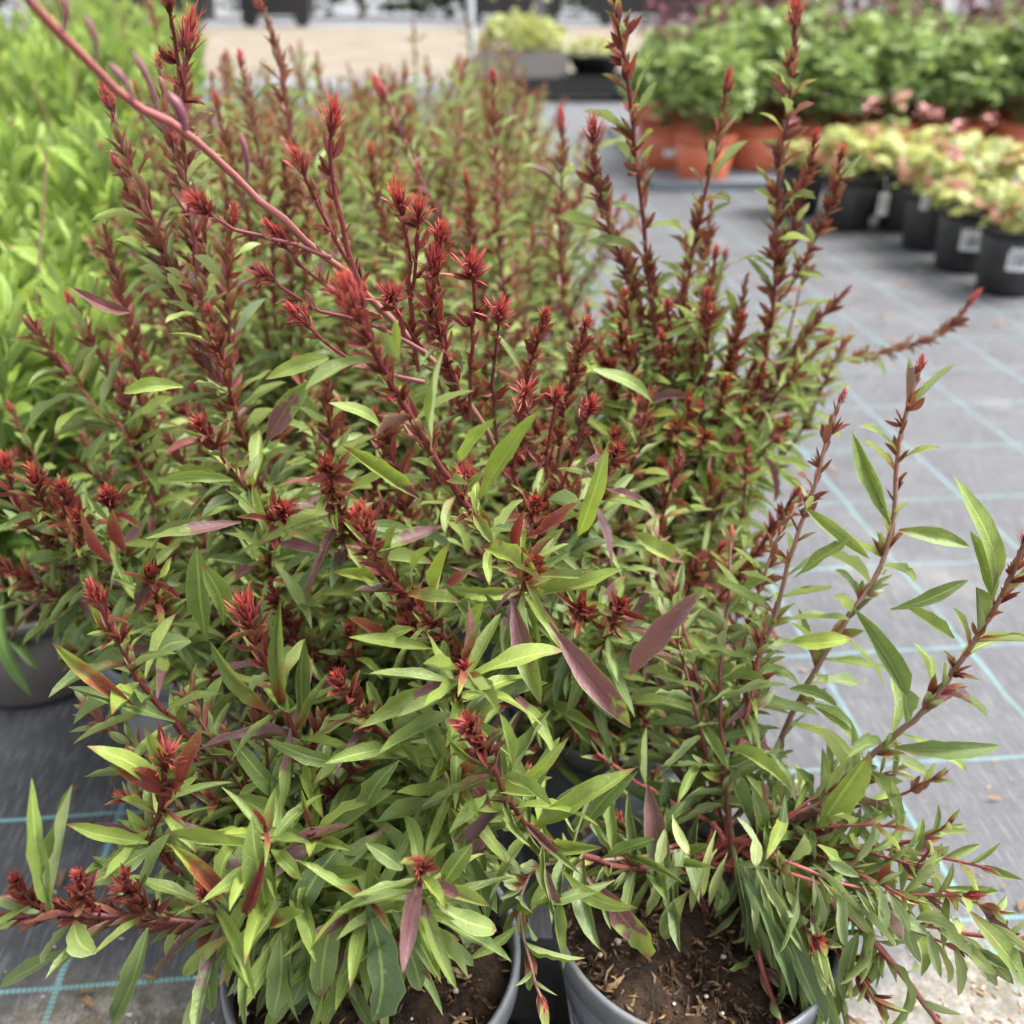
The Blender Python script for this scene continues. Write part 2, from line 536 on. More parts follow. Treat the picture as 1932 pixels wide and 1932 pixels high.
def sheet(name, x0, x1, y0, y1, z, mat, jag=0.0, nx=1, ny=1):
    V, F = [], []
    r = np.random.default_rng(hash(name) % 1000 if False else len(name))
    for j in range(ny + 1):
        for i in range(nx + 1):
            yy = y0 + (y1 - y0) * j / ny
            if jag and (j == 0 or j == ny):
                yy += r.uniform(-jag, jag)
            V.append((x0 + (x1 - x0) * i / nx, yy, z))
    for j in range(ny):
        for i in range(nx):
            a = j * (nx + 1) + i
            F.append((a, a + 1, a + nx + 2, a + nx + 1))
    o = link(name, np_mesh(name, np.array(V), F, mat, False))
    return tag(o, kind='structure')


sheet("ground", -200, 200, -60, 400, -0.008, M_YARD)
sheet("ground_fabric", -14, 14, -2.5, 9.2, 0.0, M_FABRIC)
sheet("road", -60, 60, 10.4, 24.0, -0.004, M_ROAD, 0.25, 60, 1)

# ------------------------------------------------------------------ leaf shapes


def leaf_template(n, peak, curl, fold, wave, teeth, twist, seed, width_pow=1.0, ovate=False):
    r = np.random.default_rng(seed)
    v = np.linspace(0, 1, n + 1)
    a = peak / (1 - peak)
    wd = (v ** a) * (1 - v)
    wd = wd / wd.max()
    wd = wd ** (0.85 if not ovate else 0.75)
    wd = np.maximum(wd, np.where(v < 0.2, 0.12, 0.0))
    wd[-1] = 0.015
    tm = 1 + 1.6 * teeth * r.uniform(-1, 1, n + 1) * (v > 0.15) * (v < 0.92)
    th = -curl * v ** 1.2
    y = np.concatenate([[0], np.cumsum(np.cos((th[1:] + th[:-1]) / 2))]) / n
    z = np.concatenate([[0], np.cumsum(np.sin((th[1:] + th[:-1]) / 2))]) / n
    sway = 0.09 * r.uniform(-1, 1) * np.sin(v * r.uniform(2.2, 4.2))
    V, UV = [], []
    ph = r.uniform(0, 6.28, 2)
    for i in range(n + 1):
        for u in (-1, 0, 1):
            x = 0.5 * u * wd[i] * (tm[i] if u < 0 else (2 - tm[i] if True else 1))
            dz = fold * abs(x) * 0.22 + (wave * math.sin(v[i] * 13 + ph[0 if u < 0 else 1]) * wd[i] if u else 0)
            tw = twist * v[i]
            xx = x * math.cos(tw)
            zz = x * math.sin(tw) * 0.22 + dz
            V.append((xx + sway[i] * 4, y[i] - zz * math.sin(th[i]), z[i] + zz * math.cos(th[i])))
            UV.append((u, v[i], 0))
    F = []
    for i in range(n):
        for k in range(2):
            q = i * 3 + k
            F.append((q, q + 1, q + 4, q + 3))
    return np.array(V), np.array(F), np.array(UV)


TPL = []
rt = np.random.default_rng(3)
for i in range(14):      # 0..13 long leaves
    TPL.append(leaf_template(11, rt.uniform(0.44, 0.62), rt.uniform(-0.3, 1.05), rt.uniform(0.3, 1.3), rt.uniform(0.006, 0.030), rt.uniform(0.03, 0.10), rt.uniform(-1.1, 1.1), 100 + i))
for i in range(6):       # 14..19 short pointed bracts
    TPL.append(leaf_template(5, rt.uniform(0.36, 0.5), rt.uniform(-0.5, 0.4), rt.uniform(0.7, 1.4), 0.0, 0.0, rt.uniform(-0.3, 0.3), 200 + i))
for i in range(3):       # 20..22 cheap far leaves
    TPL.append(leaf_template(4, 0.5, (0.1, 0.5, 0.9)[i], 0.7, 0.0, 0.0, 0.2, 300 + i))


def lobed_template(seed, lobes=5, cup=0.25):
    """rounded lobed leaflet on a fan of triangles given as quads"""
    r = np.random.default_rng(seed)
    n = lobes * 4
    V = [(0, 0, 0)]
    UV = [(0, 0, 0)]
    for i in range(n + 1):
        t = i / n
        a = (t - 0.5) * 4.6
        rr = 0.55 * (0.80 + 0.20 * abs(math.sin(t * math.pi * lobes)) ** 0.7) * (1 + 0.08 * r.uniform(-1, 1))
        V.append((rr * math.sin(a), 0.42 + rr * math.cos(a), -cup * rr * rr * 1.4 + 0.05 * math.sin(t * 20)))
        UV.append((0.6, 0.8, 0))
    V.append((0, 0.42, 0.06)); UV.append((0.3, 0.5, 0))
    c = len(V) - 1
    F = [(c, i + 1, i + 2, i + 2) for i in range(n)]
    F = [(c, i + 2, i + 1, c) for i in range(n)]
    return np.array(V), np.array([(f[0], f[1], f[2]) for f in F]), np.array(UV)


LOB = [lobed_template(1, 3, 0.2), lobed_template(2, 3, 0.35), lobed_template(3, 5, 0.3), lobed_template(4, 5, 0.45)]

MESH_CACHE = {}


def leaf_mesh(tpl, lk, mat, name='leaf'):
    q = (round(float(lk[0]) * 6) / 6, round(float(lk[1]) * 2) / 2, 0.0, round(float(lk[3]) * 3) / 3)
    key = (tpl, q, mat.name)
    if key not in MESH_CACHE:
        V, F, UV = TPL[tpl]
        MESH_CACHE[key] = np_mesh(name, V, F, mat, True, np.tile(q, (len(V), 1)), UV)
    return MESH_CACHE[key]


class Leaves:
    """collects leaf instances in the coordinates of one plant"""

    def __init__(self):
        self.t, self.M, self.lk = [], [], []

    def add(self, p, D, N, L, W, tpl, red=0.0, pur=0.0, age=0.5):
        D = unit(D)
        N = N - D * (N @ D)
        if np.linalg.norm(N) < 1e-4:
            N = np.array((0.3, 0.5, 0.8)); N = N - D * (N @ D)
        N = unit(N)
        X = np.cross(D, N)
        M = np.empty((3, 4))
        M[:, 0] = X * W; M[:, 1] = D * L; M[:, 2] = N * L; M[:, 3] = p
        self.t.append(tpl); self.M.append(M); self.lk.append((min(max(red, 0), 1), pur, rng.random(), min(max(age, 0), 1)))

    def joined(self, idx, mat, name, lib=None):
        lib = lib or TPL
        T = np.array(self.t)[idx]; M = np.array(self.M)[idx]; K = np.array(self.lk)[idx]
        VV, FF, LK, UV = [], [], [], []
        off = 0
        for t in np.unique(T):
            V, F, U = lib[t]
            sel = T == t
            m = M[sel]
            P = np.einsum('kij,nj->kni', m[:, :, :3], V) + m[:, None, :, 3]
            k, n = P.shape[:2]
            VV.append(P.reshape(-1, 3))
            FF.append((F[None] + (np.arange(k) * n)[:, None, None]).reshape(-1, F.shape[1]) + off)
            LK.append(np.repeat(K[sel], n, axis=0))
            UV.append(np.tile(U, (k, 1)))
            off += k * n
        return np_mesh(name, np.vstack(VV), np.vstack(FF), mat, True, np.vstack(LK), np.vstack(UV))


# ------------------------------------------------------------------ buds


def bud_mesh(seed, star=0.3, n=34, Lb=0.4, span=0.6, fat=0.10):
    """unit-long cluster of narrow pointed blades round an axis (+Y): closed below, tips spreading"""
    r = np.random.default_rng(seed)
    VV, FF, UV = [], [], []
    off = 0
    for i in range(n):
        f = i / n
        ph = i * 2.39996 + r.uniform(-0.4, 0.4)
        h = span * f ** 0.9 - 0.05
        ang = star * (1.2 - 0.85 * f) + r.uniform(-0.12, 0.16)
        L = Lb * r.uniform(0.72, 1.3) * (1.25 if i < 5 else 1.0)
        rad = np.array((math.cos(ph), 0, math.sin(ph)))
        ax = np.array((0, 1.0, 0))
        side = np.cross(ax, rad)
        wd = 0.40 * r.uniform(0.13, 0.21)
        curl = r.uniform(-0.7, 1.0) * (0.35 + star)
        seg = 5
        p = rad * fat * math.sin(math.pi * min(1, 0.25 + f * 0.75)) * r.uniform(0.6, 1.1) + ax * h
        a = ang
        k = r.random()
        for s in range(seg + 1):
            v = s / seg
            wv = wd * (0.6 + 0.9 * v) * (1 - v) ** 0.8 + 0.004
            d = rad * math.sin(a) + ax * math.cos(a)
            nn = np.cross(side, d)
            for u in (-1, 0, 1):
                VV.append(p + side * u * wv * 0.5 + nn * (0.3 * wv if u == 0 else 0))
                UV.append((u, 0.15 + h * 0.35 + v * 0.72, k))
            p = p + d * (L / seg)
            a += curl / seg
        for s in range(seg):
            for q in range(2):
                b = off + s * 3 + q
                FF.append((b, b + 1, b + 4, b + 3))
        off += (seg + 1) * 3
    return np_mesh('shoot_tip', np.array(VV), np.array(FF), M_BUD, True, None, np.array(UV))


BUD_TIGHT = [bud_mesh(11 + i, (0.22, 0.3, 0.15, 0.36)[i], (52, 40, 46, 60)[i], (0.36, 0.42, 0.34, 0.3)[i], 0.66, (0.10, 0.08, 0.07, 0.13)[i]) for i in range(4)]
BUD_OPEN = [bud_mesh(21 + i, (0.5, 0.4, 0.62, 0.45)[i], (46, 56, 36, 62)[i], (0.40, 0.36, 0.44, 0.32)[i], (0.55, 0.62, 0.45, 0.6)[i], (0.08, 0.11, 0.06, 0.12)[i]) for i in range(4)]
BUD_STAR = [bud_mesh(31 + i, (0.72, 0.55, 0.85, 0.65, 0.5)[i], (34, 44, 28, 38, 50)[i], (0.46, 0.40, 0.5, 0.42, 0.38)[i], (0.36, 0.5, 0.3, 0.45, 0.55)[i], 0.05) for i in range(5)]
BUD_BRUSH = [bud_mesh(41 + i, 0.30, 95, 0.30, 0.74, 0.19) for i in range(2)]
BUDS = {'brush': BUD_BRUSH, 'tight': BUD_TIGHT, 'open': BUD_OPEN, 'star': BUD_STAR}

# ------------------------------------------------------------------ gaura plants
KINDS = {
    # s1: end of tiny bracts, s2: end of red bracts, s3: full leaves; leaf length, spacing, reds
    'spire': dict(s1=0.03, s2=0.12, s3=0.20, lb=0.021, ll=0.046, sp=0.0060, tuft=0.75, red=0.85, low=0.08, sub=0.30),
    'tall': dict(s1=0.045, s2=0.20, s3=0.30, lb=0.027, ll=0.050, sp=0.0075, tuft=0.66, red=0.74, low=0.10, sub=0.42),
    'bold': dict(s1=0.05, s2=0.24, s3=0.34, lb=0.029, ll=0.052, sp=0.0080, tuft=0.62, red=0.64, low=0.06, sub=0.5, tl=1.3),
    'whip': dict(s1=0.03, s2=0.10, s3=0.15, lb=0.015, ll=0.050, sp=0.0072, tuft=0.5, red=0.8, low=0.04, sub=0.5),
    'far': dict(s1=0.03, s2=0.10, s3=0.16, lb=0.022, ll=0.054, sp=0.0075, tuft=0.45, red=0.66, low=0.02, sub=0.45),
    'shoot': dict(s1=0.014, s2=0.030, s3=0.075, lb=0.028, ll=0.052, sp=0.0046, tuft=0.55, red=0.8, low=0.05),
    'rosette': dict(s1=0.004, s2=0.008, s3=0.022, lb=0.032, ll=0.056, sp=0.0030, tuft=0.2, red=0.55, low=0.0),
    'lax': dict(s1=0.006, s2=0.016, s3=0.05, lb=0.024, ll=0.048, sp=0.0085, tuft=0.38, red=0.46, low=0.03),
    'flower': dict(s1=0.012, s2=0.25, s3=0.4, lb=0.010, ll=0.02, sp=0.012, tuft=0.35, red=0.95, low=0.5),
    'fill': dict(s1=0.010, s2=0.030, s3=0.07, lb=0.024, ll=0.049, sp=0.0062, tuft=0.35, red=0.6, low=0.03),
    'pink': dict(s1=0.01, s2=0.02, s3=0.05, lb=0.026, ll=0.046, sp=0.0100, tuft=0.35, red=0.5, low=0.0),
}


class Plant:
    def __init__(self, name, x, y, z, label, group, cat='plant'):
        self.o = empty(name, (x, y, z))
        tag(self.o, label, cat, group)
        self.b = np.array((x, y, z))
        self.L = Leaves()

    def stem(self, world_pts, r0, r1, mat, name='stem', n=None):
        """points tip first, world coordinates"""
        P = np.asarray(world_pts) - self.b
        ln = np.linalg.norm(np.diff(P, axis=0), axis=1).sum()
        n = n or int(min(40, max(8, ln / 0.012)))
        C = spline(P, n)[::-1]
        C = C + np.random.default_rng(int(ln * 1e5) % 9999).normal(0, 0.0006, C.shape) * (np.linspace(1, 0, n)[:, None] ** 0.2)
        rad = np.linspace(r0, r1, n)
        if mat is M_STEM_PALE:
            nd = np.arange(n) % 5 == 2
            rad = rad * np.where(nd, 1.16, 1.0)
            C = C + np.where(nd, 1.0, 0.0)[:, None] * np.random.default_rng(4).normal(0, 0.0007, C.shape)
        V, F, uv = tube_arrays(C, rad, 8 if mat is M_STEM_PALE else 6)
        o = link(name, np_mesh(name, V, F, mat, True, None, uv), self.o)
        return o, C[::-1]

    def tip(self, stem_o, C, size, kind):
        r = rng.integers(0, len(BUDS[kind]))
        d = unit(C[0] - C[2])
        o = link('shoot_tip', BUDS[kind][r], stem_o)
        X = unit(np.cross(d, (0.2, 0.3, 1.0)) if abs(d[2]) < 0.95 else np.cross(d, (1.0, 0, 0)))
        a = rng.uniform(0, 6.28)
        size *= rng.uniform(0.85, 1.2)
        Z = np.cross(X, d)
        X2 = X * math.cos(a) + Z * math.sin(a)
        Z2 = np.cross(X2, d)
        m = Matrix.Identity(4)
        p = C[0] - d * size * 0.25
        for k in range(3):
            m[k][0] = X2[k] * size; m[k][1] = d[k] * size; m[k][2] = Z2[k] * size; m[k][3] = p[k]
        o.matrix_basis = m
        return o

    def dress(self, C, kind, far=False, lscale=1.0, redshift=0.0, density=1.0, skip_base=0.0, purp=0.13):
        k = KINDS[kind]
        seg = np.linalg.norm(np.diff(C, axis=0), axis=1)
        S = np.concatenate([[0], np.cumsum(seg)])
        total = S[-1]
        s = 0.004
        i = rng.integers(0, 100)
        UP = np.array((0, 0, 1.0))
        while s < total - skip_base:
            p = np.array([np.interp(s, S, C[:, q]) for q in range(3)])
            j = min(len(C) - 2, max(1, np.searchsorted(S, s)))
            T = unit(C[j - 1] - C[j + 1] if j + 1 < len(C) else C[j - 1] - C[j])
            a0 = unit(np.cross(T, (0.13, 0.99, 0.1)))
            b0 = np.cross(T, a0)
            ph = i * 2.39996 + rng.uniform(-0.35, 0.35)
            rad = a0 * math.cos(ph) + b0 * math.sin(ph)
            f3 = min(1, max(0, (s - k['s2']) / (k['s3'] - k['s2'])))
            if s < k['s1']:
                L = 0.009 + (k['lb'] - 0.009) * (s / k['s1']) * 0.7
                red, ang, sp = k['red'], 0.45, k['sp'] * 0.5
            elif s < k['s2']:
                u = (s - k['s1']) / (k['s2'] - k['s1'])
                L = k['lb'] * rng.uniform(0.7, 1.25)
                red, ang, sp = k['red'] - 0.30 * u * rng.random(), 0.5 + 0.25 * u, k['sp'] * 0.8
                if rng.random() < k.get('sub', 0) * (0.5 + 0.7 * u):       # a longer narrow leaf under a side shoot
                    L = rng.uniform(0.028, 0.05)
                    red, ang = rng.uniform(0.0, 0.42), ang + rng.uniform(-0.1, 0.3)
            else:
                L = (k['lb'] + (k['ll'] - k['lb']) * f3) * rng.uniform(0.7, 1.18)
                red = k['low'] + (k['red'] * 0.6 - k['low']) * (1 - f3) + rng.normal(0, 0.06)
                ang, sp = 0.75 + 0.4 * f3 + rng.normal(0, 0.14), k['sp']
            red = min(1, max(0, red + redshift))
            D = T * math.cos(ang) + rad * math.sin(ang)
            N = T * math.sin(ang) - rad * math.cos(ang)
            big = L > 0.027
            if big:
                D = unit(D + UP * rng.uniform(-0.35, 0.15))
                N = unit(N * 0.7 + UP * rng.uniform(0.25, 0.8) + rng.normal(0, 0.22, 3))
            pur = 0.0
            if big and rng.random() < purp:
                pur = 1.0
                red = rng.choice([0.35, 0.45, 0.6, 0.8, 1.0])
            age = 0.15 + 0.75 * min(1, (s / (total + 1e-6)) ** 0.8) + rng.normal(0, 0.12)
            L *= lscale
            if far:
                tp = rng.integers(20, 23)
            else:
                tp = rng.integers(0, 14) if big else rng.integers(14, 20)
            if rng.random() < density or not big:
                self.L.add(p, D, N, L, L * rng.uniform(0.112, 0.185) if big else L * rng.uniform(0.2, 0.3), tp, red, pur, age)
            # axillary tuft
            if s > k['s1'] * 0.8 and rng.random() < k['tuft'] * (1 - 0.45 * f3) * (0.7 if far else 1):
                nt_ = 2 if far else rng.integers(3, 6)
                ax = unit(T * 0.85 + rad * 0.55)
                for q in range(nt_):
                    dd = unit(ax + rng.normal(0, 0.28, 3))
                    l2 = rng.uniform(0.008, 0.017) * k.get('tl', 1.0) * (1 + 0.5 * f3) * lscale
                    self.L.add(p + rad * 0.0012, dd, rad * -1 + rng.normal(0, 0.4, 3), l2, l2 * rng.uniform(0.22, 0.34), rng.integers(14, 20),
                               min(1, max(0.0, 0.92 - 0.55 * f3 + redshift + rng.normal(0, 0.1))), 0, 0.2)
            s += sp * rng.uniform(0.7, 1.35) * (1.6 if far and big else 1.0)
            i += 1

    def finish(self, mat, nparts=300, vis=None):
        n = len(self.L.t)
        order = np.arange(n)
        vis = np.zeros(n) if vis is None else vis
        pick = np.argsort(-vis)[:nparts]
        pick = pick[vis[pick] > 0]
        mask = np.zeros(n, bool); mask[pick] = True
        for i in pick:
            o = link('leaf', leaf_mesh(self.L.t[i], self.L.lk[i], mat), self.o)
            m = Matrix.Identity(4)
            M = self.L.M[i]
            for a in range(3):
                for b in range(4):
                    m[a][b] = M[a, b]
            o.matrix_basis = m
        rest = order[~mask]
        if len(rest):
            f = link('foliage', self.L.joined(rest, mat, 'foliage'), self.o)
            f['kind'] = 'stuff'


def visible_counts(plants, res=360):
    """rough z-buffer over the leaves of the near plants: how many cells of the picture each leaf wins"""
    cells, deps, ids, plid = [], [], [], []
    base = 0
    starts = []
    for pl in plants:
        M = np.array(pl.L.M)
        starts.append((base, len(M)))
        v = np.linspace(0.08, 0.92, 14)
        for u in (-0.3, 0.0, 0.3):
            w_ = u * np.sin(v * math.pi)
            P = M[:, None, :, 3] + M[:, None, :, 1] * v[None, :, None] + M[:, None, :, 0] * w_[None, :, None] + pl.b
            P = P.reshape(-1, 3)
            x, y, d = project(P)
            ix = ((x + 1) * 0.5 * res).astype(int); iy = ((y + 1) * 0.5 * res).astype(int)
            ok = (ix >= 0) & (iy >= 0) & (ix < res) & (iy < res) & (d > 0)
            cells.append((iy * res + ix)[ok]); deps.append(d[ok])
            ids.append(np.repeat(np.arange(len(M)) + base, len(v))[ok])
        base += len(M)
    c = np.concatenate(cells); d = np.concatenate(deps); i = np.concatenate(ids)
    o = np.lexsort((d, c))
    c, i = c[o], i[o]
    first = np.concatenate([[True], c[1:] != c[:-1]])
    cnt = np.bincount(i[first], minlength=base)
    return [cnt[a:a + n] for a, n in starts]


def random_stem(pl, az, reach, height, kind, r=0.0016, mat=None, tipsize=0.012, tipkind='tight', far=False, bend=0.5, **kw):
    b = pl.b + np.array((rng.uniform(-0.02, 0.02), rng.uniform(-0.02, 0.02), 0))
    dirv = np.array((math.cos(az), math.sin(az), 0))
    P = [b + dirv * reach + (0, 0, height)]
    P.append(b + dirv * reach * 0.72 + (0, 0, height * (0.62 + 0.1 * bend)))
    P.append(b + dirv * reach * 0.38 + (0, 0, height * 0.30))
    P.append(b + dirv * 0.008)
    P = np.array(P) + np.vstack([rng.normal(0, 0.008, (3, 3)), np.zeros((1, 3))])
    o, C = pl.stem(P, r * 1.3, r * 0.6, mat or M_STEM_RED)
    pl.dress(C, kind, far=far, **kw)
    if tipsize:
        pl.tip(o, C, tipsize, tipkind)
    return o


GG = "red-tipped leafy plants in pots"
G1 = Plant('leafy_plant', -0.10, 0.462, 0.165, "bushy plant with scarlet tips in the near left pot, one branch reaching the left edge", GG)
G2 = Plant('leafy_plant', 0.152, 0.515, 0.170, "sprawling plant in the near right grey pot, pink stems fanning out over its rim", GG)
G3 = Plant('leafy_plant', -0.32, 0.83, 0.165, "red-tipped plant at the left edge in front of the bright green clumps", GG)
G4 = Plant('leafy_plant', -0.135, 0.70, 0.165, "red-tipped plant behind the near left pot, its tallest maroon spire before the green clumps", GG)
G5 = Plant('leafy_plant', 0.095, 0.73, 0.165, "red-tipped plant with a long bare rose stem leaning to the top left corner", GG)
G6 = Plant('leafy_plant', 0.175, 0.96, 0.165, "plant with two tall maroon spires standing before the terracotta pots", GG)
G7 = Plant('leafy_plant', -0.05, 0.98, 0.165, "blurred red-tipped plant in the middle of the block, third row back", GG)
G8 = Plant('leafy_plant', -0.27, 1.06, 0.165, "blurred red-tipped plant beside the bright green clumps, third row back", GG)
NEAR = [G1, G2, G3, G4, G5, G6, G7, G8]

